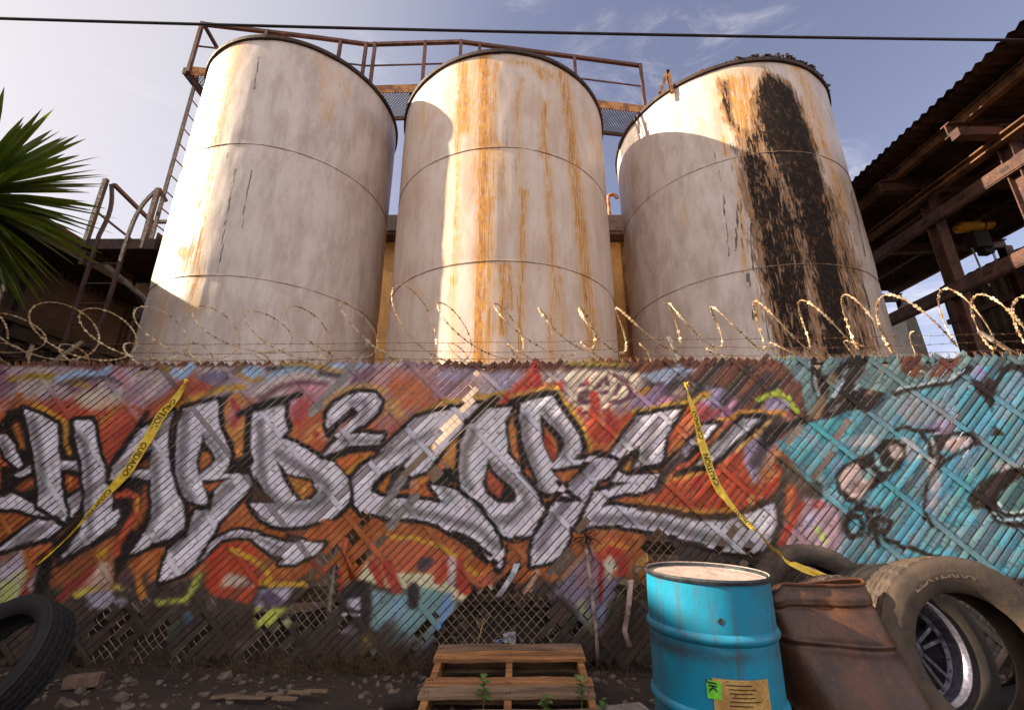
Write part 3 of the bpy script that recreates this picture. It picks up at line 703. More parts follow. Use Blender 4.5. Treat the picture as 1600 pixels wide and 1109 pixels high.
def wires(sign):
    V = []; F = []; Cc = []; off = 0
    c = X0 - (2.5 if sign > 0 else -.1) + PIT / 2 * (1 if sign > 0 else 0)
    i = 0
    while c < X1 + (0 if sign > 0 else 2.4):
        z = np.arange(.03, ZT + .012, PIT / 4)
        s = sign * z + c
        m = (s > X0) & (s < X1)
        if m.sum() > 2:
            z = z[m]; s = s[m]
            hl0 = holes(*to_px(np.stack([s, yf(s), z], -1)))
            wv = np.sin(PI * s / PIT * 1.0 + (0 if i % 2 else PI)) if sign < 0 else -np.sin(PI * s / PIT + (0 if i % 2 else PI)) * .25
            y = yf(s) + .0065 * wv + np.where(hl0, -.003, .0045 if sign < 0 else .003)
            cl = np.stack([s, y, z], -1); px, py = to_px(cl)
            hl = holes(px, py)
            pc = MURAL.sample(px, py) * .8
            bare = np.array((150, 136, 118.)) * (.8 + .4 * rng.random((len(z), 1)))
            if sign > 0: pc = pc * .2 + np.array((52, 42, 37)) * .8
            col = np.where(hl[:, None], bare, pc)
            w = .0017
            n2 = np.array([1, 0, -sign]) / math.sqrt(2); n1_ = np.array([0, 1, 0])
            P = np.concatenate([cl[:, None] + (n2 * a + n1_ * b_) * w for a, b_ in ((-1, -1), (1, -1), (1, 1), (-1, 1))], 1).reshape(-1, 3)
            n = len(z); idx = np.arange(n * 4).reshape(n, 4)
            f = np.concatenate([np.stack([idx[:-1, a], idx[:-1, b_], idx[1:, b_], idx[1:, a]], -1) for a, b_ in ((0, 1), (1, 2), (2, 3), (3, 0))])
            if sign < 0: f = f[:, ::-1]
            V.append(P); F.append(f + off); Cc.append(np.repeat(s2l(np.clip(col, 5, 250)), 4, 0)); off += len(P)
        c += PIT; i += 1
    return np.concatenate(V), np.concatenate(F), np.concatenate(Cc)
wv1 = wires(1); wv2 = wires(-1)
# twisted wire ends above the rail
tv = []; tf = []; o = 0
k = 0
for i in range(int((X1 - X0) / PIT)):
    x = X0 + (i + .25) * PIT; y = yf(x) - .003
    for sg in (-1, 1):
        a = np.array([x, y, ZT - .01]); b_ = np.array([x + sg * .012, y + rng.normal(0, .004), ZT + .022 + rng.uniform(0, .012)])
        for p in (a, b_):
            for q, w in ((-1, -1), (1, -1), (1, 1), (-1, 1)): tv.append(p + np.array([q * .0018, w * .0018, 0]))
        for q in range(4): tf.append([o + q, o + (q + 1) % 4, o + 4 + (q + 1) % 4, o + 4 + q])
        o += 8
tv = np.array(tv); tf = np.array(tf); tcx = np.tile(s2l((150, 116, 84)), (len(tv), 1))
VV = [wv1[0], wv2[0], tv]; of = np.cumsum([0, len(wv1[0]), len(wv2[0])])
np_mesh('wire_mesh', np.concatenate(VV), np.concatenate([wv1[1], wv2[1] + of[1], tf + of[2]]), M_wire, fence, cols=np.concatenate([wv1[2], wv2[2], tcx]))
MB().tube([(x, yf(x) + .032, 2.372) for x in np.linspace(X0, X1, 24)], .021, 10).build('top_rail', M_galv, fence, True)
POSTX = (-4.40, -1.45, 1.56, 4.5)
for x in POSTX:
    m = MB().tube([(x, yf(x) + .075, 0), (x, yf(x) + .075, 2.40)], .03, 10)
    p = m.build('post', M_galv, fence, True)
    y = yf(x) + .075
    a = MB().bar((x, y, 2.38), (x, y + .28, 2.75), .034, .022, (0, 1, 0)); a.build('barbed_wire_arm', M_galv, p, local=True)
    p.children[0].data.transform(Matrix.Translation((0, -3.9, 0)))
def barbed(t, sag):
    m = MB(); pts = []
    xs = np.linspace(X0, X1, 90)
    for x in xs:
        d = min(abs(x - q) for q in POSTX)
        pts.append(Vector((x, yf(x) + .075 + .28 * t + rng.normal(0, .003), 2.385 + .36 * t - sag * min(1, d / 1.4) * .03 + rng.normal(0, .003))))
    m.tube(pts, .0022, 4)
    x = X0 + .05
    while x < X1 - .05:
        i = (x - X0) / (X1 - X0) * 89; a = pts[int(i)].lerp(pts[min(89, int(i) + 1)], i % 1)
        for s in (-1, 1):
            d = Vector((rng.normal(0, .006), rng.normal(0, .01), s * .013))
            m.tube([a - d * .3, a + d], .0016, 3)
        x += .11
    return m.build('barbed_strand', M_rustwire, fence)
for t, sg in ((.3, .5), (.62, 1), (.92, .3)): barbed(t, sg)

# ------------------------------------------------------------------ razor wire coils
def razor(name, x0, x1, R, pitch, zc, yc, amp, jit, label, seed, squash=1.0, wr=.0034, bs=.8):
    r = np.random.default_rng(seed)
    m = MB(); n = int((x1 - x0) / pitch * 30)
    pts = []
    w = [r.normal(0, 1) for _ in range(60)]
    for i in range(n + 1):
        th = 2 * PI * i / 30; k = th / (2 * PI)
        j0 = int(k) % 59; f = k % 1; f = f*f*(3-2*f); wob = w[j0] * (1 - f) + w[j0 + 1] * f
        w2 = w[(j0 + 20) % 59] * (1 - f) + w[(j0 + 21) % 59] * f
        rr = R * (1 + jit * wob)
        x = x0 + pitch * k + amp * math.cos(th + .6) + .06 * w2
        pts.append(Vector((x, yc + yf(x) - 3.9 + rr * .8 * math.cos(th), zc + rr * squash * math.sin(th) + (rr - R) * .4 + .02 * w2)))
    m.tube(pts, wr, 5)
    L = 0; nxt = .02
    for a, b_ in zip(pts[:-1], pts[1:]):
        d = b_ - a; l = d.length
        while nxt < L + l:
            p = a + d * ((nxt - L) / l); t = d.normalized()
            nn = t.cross(Vector((r.normal(), r.normal(), r.normal()))).normalized()
            bi = t.cross(nn) * .0012
            for s in (1, -1):
                q = [p - t * .012, p + t * .012, p + t * .006 + nn * s * .012 * bs, p - t * .018 + nn * s * .013 * bs]
                o = len(m.v); m.v.extend([tuple(v + bi) for v in q] + [tuple(v - bi) for v in q])
                m.f.extend([(o, o+1, o+2, o+3), (o+7, o+6, o+5, o+4), (o, o+4, o+5, o+1), (o+1, o+5, o+6, o+2), (o+2, o+6, o+7, o+3), (o+3, o+7, o+4, o)])
            nxt += .038
        L += l
    o = m.build(name, M_razor)
    return tag(o, label, 'razor wire', 'razor wire coils on the fence')
razor('razor_wire', -5.6, .35, .29, .50, 2.80, 4.12, .27, .16, 'loose rusty razor wire coil with big loops over the left half of the fence', 3, 1.0, .0036, .8)
razor('razor_wire', .25, 5.3, .25, .42, 2.80, 4.08, .17, .10, 'sunlit razor wire coil of bright upright loops over the right half of the fence', 8, 1.0, .0054, 1.1)
razor('razor_wire', -5.6, 3.9, .14, .62, 2.50, 4.09, .2, .2, 'small flattened razor wire coil lying low along the fence top under the big loops', 12)
# ------------------------------------------------------------------ three steel tanks
U = 1.75
S1, S3 = .878 * U, 1.03 * U
TANKS = [dict(c=(-2.394*S1, 4.18*S1), R=S1, H=1.22+4.24*S1, seams=(1.22+1.683*S1, 1.22+2.97*S1)),
         dict(c=(-.147, 6.62), R=1.75, H=7.436, seams=(3.994, 5.707)),
         dict(c=(2.13*S3, 3.832*S3), R=S3, H=1.22+3.523*S3, seams=(1.22+1.588*S3, 1.22+2.569*S3))]
SM = Canvas(150, 20, 1300, 580, 3)        # wear masks: R rust, G tar, B dark drips
SM.DX *= 1.2; SM.DY *= 1.2
RU, TA, DR = (1, 0, 0), (0, 1, 0), (0, 0, 1)
def chan(ch, fn, pts, *a):
    """paint one mask channel only"""
    keep = SM.a.copy()
    fn(pts, *a)
    for k in range(3):
        if k != ch: SM.a[..., k] = keep[..., k]
def rust(pts, w, s, soft=8): chan(0, lambda p, *_: SM.line(p, w, (s, s, s), soft * 1.6), pts)
def tarl(pts, w, s, soft=5): chan(1, lambda p, *_: SM.line(p, w, (s, s, s), soft), pts)
def drip(pts, w, s, soft=3): chan(2, lambda p, *_: SM.line(p, w * .8, (s, s, s), soft), pts)
# left tank
for pts, w, s in (([(372, 62), (345, 190), (318, 330), (300, 480)], 26, .5), ([(352, 70), (325, 190), (300, 330)], 12, .62), ([(300, 380), (290, 400), (284, 440)], 20, .6), ([(530, 120), (545, 150)], 14, .42), ([(505, 90), (510, 180)], 30, .3), ([(262, 440), (240, 560)], 20, .35)):
    rust(pts, w, s, 14)
chan(0, lambda p, *_: SM.spray(288, 396, 17, 20, (.8, .8, .8), .9), None)
for pts, w, s in (([(405, 85), (398, 140)], 3.2, .9), ([(400, 190), (396, 220)], 2.6, .8), ([(393, 265), (384, 320), (378, 356)], 4, .95), ([(368, 262), (352, 350), (340, 430)], 4, .95), ([(356, 240), (340, 330), (318, 430), (300, 520)], 2, .7), ([(345, 260), (325, 380), (300, 520)], 2, .7), ([(362, 210), (350, 300)], 2, .7), ([(384, 80), (375, 190)], 2, .6),
    ([(330, 440), (310, 560)], 2, .6), ([(280, 440), (268, 560)], 2, .6), ([(262, 500), (255, 560)], 2.5, .7), ([(527, 125), (535, 150)], 8, .42), ([(540, 170), (545, 205)], 5, .4), ([(478, 195), (470, 220)], 4, .36), ([(560, 160), (552, 180)], 6, .36)):
    drip(pts, w, s)
# middle tank
for pts, w, s in (([(757, 92), (757, 215), (752, 400), (748, 565)], 17, .92), ([(724, 105), (726, 200)], 22, .72), ([(741, 100), (740, 300)], 9, .5), ([(716, 165), (712, 400), (709, 440)], 8, .72), ([(700, 250), (694, 430)], 3, .7), ([(708, 440), (708, 565)], 7, .6), ([(775, 100), (770, 190), (764, 420), (762, 560)], 15, .52),
    ([(815, 125), (806, 175)], 7, .7), ([(808, 170), (812, 300)], 14, .42), ([(852, 160), (848, 240)], 13, .62), ([(855, 240), (862, 400), (862, 560)], 16, .5), ([(878, 118), (892, 190), (896, 260)], 20, .62), ([(896, 260), (912, 400), (926, 540)], 22, .58), ([(818, 300), (816, 400), (812, 560)], 15, .58), ([(785, 415), (785, 520)], 15, .66), ([(797, 415), (798, 480)], 9, .7), ([(795, 95), (830, 100), (860, 118)], 12, .55), ([(840, 110), (855, 128)], 10, .6), ([(665, 150), (660, 200)], 18, .35), ([(690, 150), (680, 180)], 14, .3), ([(915, 180), (935, 240)], 16, .3), ([(872, 420), (880, 520)], 12, .5), ([(782, 230), (780, 300)], 24, .42), ([(640, 440), (668, 470)], 14, .3)):
    rust(pts, w, s, 9)
for pts, w, s in (([(730, 165), (732, 235)], 2, .6), ([(790, 190), (792, 230)], 8, .42), ([(806, 240), (810, 300)], 8, .38), ([(700, 330), (694, 420)], 2, .6), ([(915, 462), (919, 470)], 3, .9), ([(787, 320), (786, 335)], 4, .7), ([(705, 160), (701, 300)], 1.8, .6)):
    drip(pts, w, s)
# right tank
chan(0, lambda p, *_: SM.poly(p, (.62, .62, .62), 34), [(1113, 115), (1150, 108), (1187, 106), (1186, 150), (1182, 212), (1165, 222), (1146, 214), (1122, 180)])
rust([(1240, 100), (1262, 140), (1290, 230), (1318, 330)], 20, .52, 12); rust([(1130, 215), (1135, 240)], 10, .7); rust([(1255, 160), (1275, 230)], 12, .5); rust([(1068, 320), (1070, 350)], 20, .3, 14); rust([(1183, 470), (1185, 500)], 8, .7); rust([(1150, 250), (1165, 420)], 10, .5)
chan(1, lambda p, *_: SM.poly(p, (.95, .95, .95), 24), [(1192, 108), (1210, 118), (1236, 134), (1262, 190), (1282, 260), (1300, 330), (1318, 410), (1335, 560), (1290, 560), (1270, 420), (1245, 320), (1215, 260), (1190, 210), (1180, 160)])
chan(1, lambda p, *_: SM.poly(p, (.69, .69, .69), 40), [(1182, 140), (1200, 240), (1260, 340), (1290, 560), (1215, 560), (1190, 470), (1170, 360), (1150, 270), (1150, 215), (1168, 200)])
chan(1, lambda p, *_: SM.poly(p, (.56, .56, .56), 36), [(1284, 300), (1312, 300), (1350, 420), (1380, 560), (1320, 560), (1310, 440)])
chan(1, lambda p, *_: SM.poly(p, (.6, .6, .6), 12), [(1118, 120), (1140, 125), (1150, 190), (1170, 215), (1160, 225), (1130, 190)])
for pts, w, s in (([(1130, 305), (1137, 370), (1140, 400)], 5, .9), ([(1152, 320), (1150, 395)], 6, .85), ([(1158, 340), (1160, 400)], 3, .8), ([(1172, 350), (1178, 420)], 6, .85), ([(1116, 232), (1120, 260)], 4, .8), ([(1160, 425), (1168, 440)], 5, .8), ([(1170, 425), (1172, 450)], 6, .9), ([(1142, 450), (1150, 550)], 2, .6), ([(1123, 265), (1127, 285)], 4, .85), ([(1176, 485), (1178, 498)], 6, .95), ([(1196, 500), (1210, 560)], 6, .7), ([(1128, 460), (1130, 540)], 2, .5), ([(1330, 300), (1352, 400)], 6, .7), ([(1345, 430), (1372, 540)], 6, .7), ([(1110, 180), (1112, 250)], 2, .6)):
    drip(pts, w, s)
SM.a = np.clip(SM.a, 0, 1)

def tank_mat(name, base, base2, warm):
    m, nt, b = new_mat(name)
    at = nt('ShaderNodeAttribute', attribute_name='paint').outputs['Color']
    sp = nt('ShaderNodeSeparateColor'); nt.set(sp.inputs[0], at)
    mr, mt, md = sp.outputs[0], sp.outputs[1], sp.outputs[2]
    uv = nt('ShaderNodeTexCoord').outputs['UV']
    blot = nt.noise(nt.vec(uv, (2.6, .8, 1)), 1.3, 9, .72, .15)
    col = nt.mix(nt.ramp(blot, .38, .66), lin(*base), lin(*base2))
    st = nt.noise(nt.vec(uv, (5.0, .35, 1)), 2.2, 6, .65, .2)         # long vertical staining
    col = nt.mix(nt.ramp(st, .52, .78, 0, .42), col, lin(*warm))
    spk = nt.noise(nt.vec(uv, (1, .6, 1)), 26, 5, .7)
    col = nt.mix(nt.ramp(spk, .63, .76, 0, .6), col, lin(132, 108, 92))
    scr = nt.noise(nt.vec(uv, (3.5, 1, 1)), 9, 5, .7, .5)
    col = nt.mix(nt.ramp(scr, .68, .76, 0, .5), col, lin(120, 104, 96))
    # rust runs: mask pushed through streaky noise
    rn = nt.noise(nt.vec(uv, (26, 1.1, 1)), 1.6, 8, .72, .1)
    rn2 = nt.noise(nt.vec(uv, (6, 2.5, 1)), 3.0, 6, .7, .4)
    rs = nt.math('ADD', nt.math('MULTIPLY', mr, .92), nt.math('MULTIPLY', nt.math('SUBTRACT', rn, .5), 2.1))
    rs = nt.math('ADD', rs, nt.math('MULTIPLY', nt.math('SUBTRACT', rn2, .5), 1.0))
    rf = nt.math('MULTIPLY', nt.ramp(rs, .40, .62), nt.ramp(mr, .05, .45))
    wash = nt.math('MULTIPLY', nt.ramp(mr, .03, .6, 0, .7), nt.ramp(rn2, .3, .6, .5, 1))
    col = nt.mix(wash, col, lin(214, 162, 92))
    rc = nt.mix(nt.ramp(rn2, .35, .65), lin(158, 90, 42), lin(212, 150, 54))
    col = nt.mix(nt.math('MULTIPLY', rf, .88), col, rc)
    # tar: blocky flakes over brown crust
    t1 = nt.noise(nt.vec(uv, (7, 1.2, 1)), 2.4, 9, .80, .6)
    t2 = nt.noise(nt.vec(uv, (3.0, 1.6, 1)), 5.0, 8, .75, .8)
    t3 = nt.noise(nt.vec(uv, (10, 1.2, 1)), 3.0, 8, .7, .4)
    ts = nt.math('ADD', nt.math('MULTIPLY', mt, 1.02), nt.math('MULTIPLY', nt.math('SUBTRACT', t1, .5), 1.5))
    ts = nt.math('ADD', ts, nt.math('MULTIPLY', nt.math('SUBTRACT', t3, .5), .8))
    tf_ = nt.math('MULTIPLY', nt.ramp(ts, .56, .66), nt.ramp(mt, .05, .25))
    crust = nt.math('MULTIPLY', nt.ramp(ts, .30, .44), nt.ramp(mt, .05, .25))
    brown = nt.mix(nt.ramp(t2, .4, .62), lin(132, 106, 82), lin(168, 116, 66))
    brown = nt.mix(nt.ramp(t3, .5, .7), brown, lin(88, 62, 46))
    col = nt.mix(nt.math('MULTIPLY', crust, .85), col, brown)
    tarc = nt.mix(nt.ramp(t2, .50, .66), lin(40, 31, 27), lin(98, 72, 52))
    col = nt.mix(tf_, col, tarc)
    ds = nt.math('ADD', nt.math('MULTIPLY', md, .8), nt.math('MULTIPLY', nt.math('SUBTRACT', rn, .5), 2.0))
    df = nt.math('MULTIPLY', nt.ramp(ds, .40, .56), nt.ramp(md, .1, .5))
    col = nt.mix(nt.math('MULTIPLY', df, .9), col, lin(58, 48, 46))
    nt.set(b.inputs['Base Color'], col)
    rough = nt.math('ADD', .40, nt.math('MULTIPLY', nt.math('MAXIMUM', rf, crust), .35), clamp=True)
    nt.set(b.inputs['Roughness'], rough)
    nt.set(b.inputs['Specular IOR Level'], nt.math('SUBTRACT', .45, nt.math('MULTIPLY', nt.math('MAXIMUM', tf_, crust), .33)))
    h = nt.math('ADD', nt.math('MULTIPLY', blot, .6), nt.math('MULTIPLY', tf_, .9))
    h = nt.math('ADD', h, nt.math('MULTIPLY', spk, .12)); h = nt.math('ADD', h, nt.math('MULTIPLY', nt.math('MULTIPLY', t2, crust), .8))
    bp = nt('ShaderNodeBump', i_Strength=.35, i_Distance=.02, i_Height=h); nt.set(b.inputs['Normal'], bp.outputs[0])
    return m
M_rim = worn('rim_rust', (74, 52, 42), (46, 36, 32), 7, .4, .65, .7, .1, .3)
M_railing = worn('dark_railing', (74, 52, 48), (50, 37, 36), 6, .4, .65, .7, .1, .2)
M_seam = worn('weld_rust', (190, 166, 146), (140, 104, 80), 9, .4, .6, .7, .1, .3)
M_tar = worn('tar', (44, 33, 27), (74, 55, 42), 9, .45, .65, .55, 0, .6)
M_roofst = worn('tank_roof_steel', (150, 128, 112), (104, 72, 54), 3, .4, .65, .7, .1, .2)
M_steelr = worn('rusty_steel', (112, 74, 60), (78, 50, 42), 6, .4, .65, .65, .25, .25, c3=(140, 92, 66), s3=26)
M_plate = worn('ochre_rust_plate', (196, 140, 84), (132, 86, 58), 6, .4, .62, .65, .15, .2)

def make_tank(i, label, base, base2, warm, near):
    T = TANKS[i]; cx, cy = T['c']; R, H = T['R'], T['H']
    root = thing('storage_tank', (cx, cy, 0), label, 'tank', 'storage tanks behind the fence')
    na, nz = 440, 300
    az = np.arange(na) / na * 2 * PI              # 0 faces the street
    z = np.linspace(0, H - .02, nz)
    A, ZZ = np.meshgrid(az, z)
    dent = (fbm(A * 5, ZZ * .9, 31 + i, 3) - .5) * .016
    dent -= .010 * sum(np.exp(-((ZZ - s) / .16) ** 2) for s in T['seams'])
    RR = R + dent
    P = np.stack([cx + RR * np.sin(A), cy - RR * np.cos(A), ZZ], -1).reshape(-1, 3)
    px, py = to_px(P)
    nv = np.stack([np.sin(A), -np.cos(A), 0 * A], -1).reshape(-1, 3)
    vis = ((np.array([0, 0, H_EYE]) - P) * nv).sum(1) > .02
    ms = np.zeros((len(P), 3))
    inb = vis & (px > 160) & (px < 1440) & (py > 30) & (py < 590)
    ms[inb] = SM.sample(px[inb], py[inb])
    # the unseen back carries ordinary streaks of its own
    bk = np.clip((fbm(A * 6, ZZ * .25, 5 + i, 3) - .52) * 4, 0, .7).reshape(-1)
    ms[~vis, 0] = bk[~vis]
    low = vis & (py >= 560); ms[low, 0] = np.maximum(ms[low, 0], bk[low] * .6)
    idx = np.arange(nz * na).reshape(nz, na)
    nx = np.roll(idx, -1, 1)
    F = np.stack([idx[:-1], nx[:-1], nx[1:], idx[1:]], -1).reshape(-1, 4)
    uv = np.stack([np.where(A > PI, A - 2 * PI, A) * R + 20 + i * 9, ZZ], -1).reshape(-1, 2)
    sh = np_mesh('shell', P, F, tank_mat('tank_paint', base, base2, warm), root, smooth=True, cols=ms, uv=uv)
    prof = [(R - .01, H - .07), (R + .034, H - .055), (R + .036, H), (R - .02, H + .006)]
    MB().lathe(prof + [prof[0]], 160, c=(cx, cy, 0)).build('rim', M_rim, root, True)
    MB().lathe([(R - .015, H + .002), (R * .6, H + .14), (R * .2, H + .26), (.02, H + .28)], 64, c=(cx, cy, 0)).build('roof', M_roofst, root, True)
    for s in T['seams']:
        n = 220
        pts = [(cx + (R - .006) * math.sin(2*PI*k/n), cy - (R - .006) * math.cos(2*PI*k/n), s + .004 * vnoise(np.array(k*.7), np.array(s*3.), 3) ) for k in range(n)]
        MB().tube(pts, .0045, 6, closed=True).build('weld_seam', M_seam, root, True)
    return root
t1 = make_tank(0, 'left pale steel tank with a ladder on its sunlit left side and thin black drips', (216, 200, 188), (186, 166, 154), (184, 140, 100), 0)
t2 = make_tank(1, 'middle pale tank streaked with ochre and brown rust runs', (220, 200, 184), (202, 172, 150), (194, 146, 96), 1)
t3 = make_tank(2, 'right tank with a broad black tar spill running down its front', (214, 198, 186), (184, 164, 150), (184, 146, 112), 2)

# welded lug with a hanging strap on the left tank
T = TANKS[0]
a = at_y(271, 480, 5.10); 
m = MB(); fr = Vector((a.x, 5.10, a.z)); 
az0 = -.80
bx, by = T['c'][0] + (T['R'] + .015) * math.sin(az0), T['c'][1] - (T['R'] + .015) * math.cos(az0)
o = Vector((math.sin(az0), -math.cos(az0), 0)); s = Vector((math.cos(az0), math.sin(az0), 0))
P0 = Vector((bx, by, 3.47))
m.bar(P0 - s * .055 + o * .03, P0 + s * .055 + o * .03, .10, .16, (0, 0, 1))
m.bar(P0 - s * .06 - Vector((0, 0, .08)) + o * .05, P0 - s * .015 - Vector((0, 0, .42)) + o * .05, .03, .03, o)
m.bar(P0 + s * .055 - Vector((0, 0, .08)) + o * .05, P0 + s * .0 - Vector((0, 0, .42)) + o * .05, .03, .03, o)
m.build('lug_bracket', M_rim, t1)
# tar crust hanging over the rim of the right tank
T = TANKS[2]; m = MB(); R = T['R']
for k in range(420):
    q = rng.random(); az = -.42 + 1.45 * q + rng.normal(0, .03)
    env = math.sin(PI * min(1, max(0, q))) ** .6
    r = .014 + .028 * rng.random() * env
    cc = Vector((T['c'][0] + (R - .02 + rng.normal(0, .03)) * math.sin(az), T['c'][1] - (R - .02 + rng.normal(0, .03)) * math.cos(az), T['H'] + .005 + rng.random() * .055 * env))
    vs = []
    for v in ((1,0,0),(-1,0,0),(0,1,0),(0,-1,0),(0,0,1),(0,0,-1),(.7,.7,.4),(-.7,.7,.4),(.7,-.7,.4),(-.7,-.7,.4)):
        vs.append(cc + Vector(v) * r * rng.uniform(.7, 1.3))
    m.add(vs, [(0,6,4),(6,2,4),(2,7,4),(7,1,4),(1,9,4),(9,3,4),(3,8,4),(8,0,4),(0,2,6),(2,1,7),(1,3,9),(3,0,8),(2,0,5),(1,2,5),(3,1,5),(0,3,5)])
m.build('tar_crust', M_tar, t3)
# small fittings standing on the roof of the right tank
m = MB(); q = at_y(1060, 132, 5.25); m.bar((q.x - .17, 5.55, 7.4), (q.x, 5.55, 7.86), .05, .05); m.bar((q.x, 5.55, 7.86), (q.x + .03, 5.55, 7.4), .05, .05); m.build('roof_bracket', M_plate, t3)
q = at_y(1098, 104, 5.3); MB().lathe([(.0, 7.84), (.06, 7.83), (.065, 7.77), (.06, 7.50)], 12, c=(q.x + .1, 5.55, 0)).build('roof_vent', M_steelr, t3, True)

# ------------------------------------------------------------------ catwalk over the tank tops
ZD, ZR = 7.86, 8.92
PL = [Vector((-5.26, 5.56, 0)), Vector((-3.38, 5.80, 0)), Vector((-2.56, 5.92, 0)), Vector((-.90, 5.87, 0)), Vector((2.39, 6.33, 0))]
cw = thing('catwalk', (-1.4, 6.1, ZD), 'rusty steel catwalk with handrail and expanded metal deck bridging the tops of the tanks', 'catwalk')
E2 = PL[-1] + (PL[-1] - PL[-2]).normalized() * 1.1
DK = PL + [E2]
BK = Vector((.06, .62, 0))
m = MB(); rail = MB(); mid = MB(); toe = MB(); fr = MB()
for a, b_ in zip(DK[:-1], DK[1:]):
    d = (b_ - a).normalized(); nrm = Vector((-d.y, d.x, 0))
    L = (b_ - a).length
    # expanded metal: two crossing sets of strips
    k = -.62
    while k < L + .0:
        for sg in (1, -1):
            u0, u1 = (k, k + .62) if sg > 0 else (k + .62, k)
            v0, v1 = 0.0, .62
            def cl(u0, v0, u1, v1):
                ts = [0, 1]
                du = u1 - u0
                t0 = max(0, min((0 - u0) / du, (L - u0) / du)); t1 = min(1, max((0 - u0) / du, (L - u0) / du))
                return t0, t1
            t0, t1 = cl(u0, v0, u1, v1)
            if t1 - t0 > .03:
                A = a + d * (u0 + (u1 - u0) * t0) + nrm * (v0 + (v1 - v0) * t0); B = a + d * (u0 + (u1 - u0) * t1) + nrm * (v0 + (v1 - v0) * t1)
                m.bar(A + Vector((0, 0, ZD + .002 * sg)), B + Vector((0, 0, ZD + .002 * sg)), .011, .006)
        k += .052
    for v in (0.0, .62):
        (toe if v == 0 else fr).bar(a + nrm * v + Vector((0, 0, ZD + .02)), b_ + nrm * v + Vector((0, 0, ZD + .02)), .012, .17 if v == 0 else .10)
    nb = max(2, int(L / .8))
    for q in range(nb + 1):
        p = a + d * L * q / nb
        fr.bar(p + nrm * .01 + Vector((0, 0, ZD - .035)), p + nrm * .61 + Vector((0, 0, ZD - .035)), .05, .05)
m.build('deck_mesh', M_rim, cw); toe.build('toe_plate', M_plate, cw); fr.build('deck_frame', M_steelr, cw)
for a, b_ in zip(PL[:-1], PL[1:]):
    rail.bar(a + Vector((0, 0, ZR)), b_ + Vector((0, 0, ZR)), .055, .055); mid.bar(a + Vector((0, 0, ZR - .5)), b_ + Vector((0, 0, ZR - .5)), .02, .02)
rail.build('handrail', M_steelr, cw); mid.build('mid_rail', M_steelr, cw)
posts = [PL[0], PL[0].lerp(PL[1], .55), PL[1].lerp(PL[2], .45), PL[2].lerp(PL[1], .03), PL[2].lerp(PL[3], .08), PL[2].lerp(PL[3], .62), PL[3], PL[3].lerp(PL[4], .1), PL[3].lerp(PL[4], .62), PL[4]]
for p in posts: MB().bar(p + Vector((0, -.03, ZD - .05)), p + Vector((0, -.03, ZR)), .05, .05).build('rail_post', M_steelr, cw)
# supports from the roofs up to the deck
for p in (PL[0].lerp(PL[1], .2), PL[0].lerp(PL[1], .8), PL[3].lerp(PL[4], .0), PL[3].lerp(PL[4], .35), E2):
    MB().bar(p + Vector((0, .3, 7.38)), p + Vector((0, .3, ZD - .05)), .06, .06).build('deck_support', M_steelr, cw)
p = PL[0]
b2 = MB(); b2.bar(p + Vector((-.02, 0, ZD - .1)), p + Vector((.30, .35, 7.5)), .04, .04); b2.bar(p + Vector((-.05, -.05, ZD - .03)), p + Vector((-.05, .75, ZD - .03)), .06, .12); b2.build('end_brace', M_rim, cw)
MB().bar(p + Vector((0, 0, ZR)), p + Vector((-.05, .62, ZR)), .05, .05).bar(p + Vector((-.05, .62, ZD)), p + Vector((-.05, .62, ZR)), .05, .05).build('end_rail', M_steelr, cw)

# ------------------------------------------------------------------ tall ladder on the left tank
ld = thing('tank_ladder', (-5.3, 5.95, 0), 'tall rusty steel ladder up the sunlit left side of the left tank', 'ladder')
for y in (5.75, 6.17):
    MB().bar((-5.30, y, 4.62), (-5.30, y, 8.10), .055, .022, (0, 1, 0)).build('rail', M_railing, ld)
z = 4.8
while z < 7.9:
    MB().tube([(-5.30, 5.75, z), (-5.30, 6.17, z)], .011, 6).build('rung', M_railing, ld, True); z += .30
for z in (5.6, 7.3): MB().bar((-5.30, 6.0, z), (-5.10, 6.02, z), .03, .03).build('standoff', M_railing, ld)

# ------------------------------------------------------------------ low landing platform with its own ladder
pf = thing('access_platform', (-5.5, 6.0, 4.6), 'dark steel landing platform with hooped guard rails beside the base of the tall ladder', 'platform')
MB().box((-5.50, 5.98, 4.60), (.96, .94, .05)).box((-5.50, 5.515, 4.62), (.98, .02, .16)).box((-5.02, 5.75, 4.68), (.02, .46, .26)).build('deck', M_rim, pf)
m = MB()
for x, y in ((-5.97, 5.54), (-5.97, 6.42), (-5.08, 6.42)): m.bar((x, y, 4.5), (x, y, 4.3), .06, .06)
m.bar((-5.97, 5.56, 4.53), (-5.97, 6.42, 4.53), .06, .09); m.bar((-5.97, 6.42, 4.53), (-5.05, 6.42, 4.53), .06, .09); m.bar((-5.9, 6.4, 4.3), (-5.15, 6.45, 3.3), .06, .06, (0, 1, 0))
m.build('deck_beam', M_rim, pf)
for p in ((-5.98, 5.50, 5.70), (-6.02, 6.45, 5.62), (-5.19, 5.52, 5.55)):
    MB().bar((p[0], p[1], 4.55), p, .06, .05, (0, 1, 0)).build('corner_post', M_railing, pf)
m = MB()
m.bar((-5.86, 5.52, 5.62), (-6.02, 6.45, 5.62), .05, .05); m.bar((-6.02, 6.45, 5.62), (-5.1, 6.45, 5.62), .05, .05)
MB().bar((-5.19, 5.52, 5.55), (-5.12, 5.62, 5.40), .05, .05).build('rail_end', M_railing, pf)
m.build('top_rail', M_railing, pf)
m = MB(); m.bar((-5.98, 5.5, 5.15), (-6.02, 6.45, 5.10), .025, .025); m.bar((-6.02, 6.45, 5.10), (-5.3, 6.45, 5.10), .025, .025); m.build('mid_rail', M_railing, pf)
lad = MB()
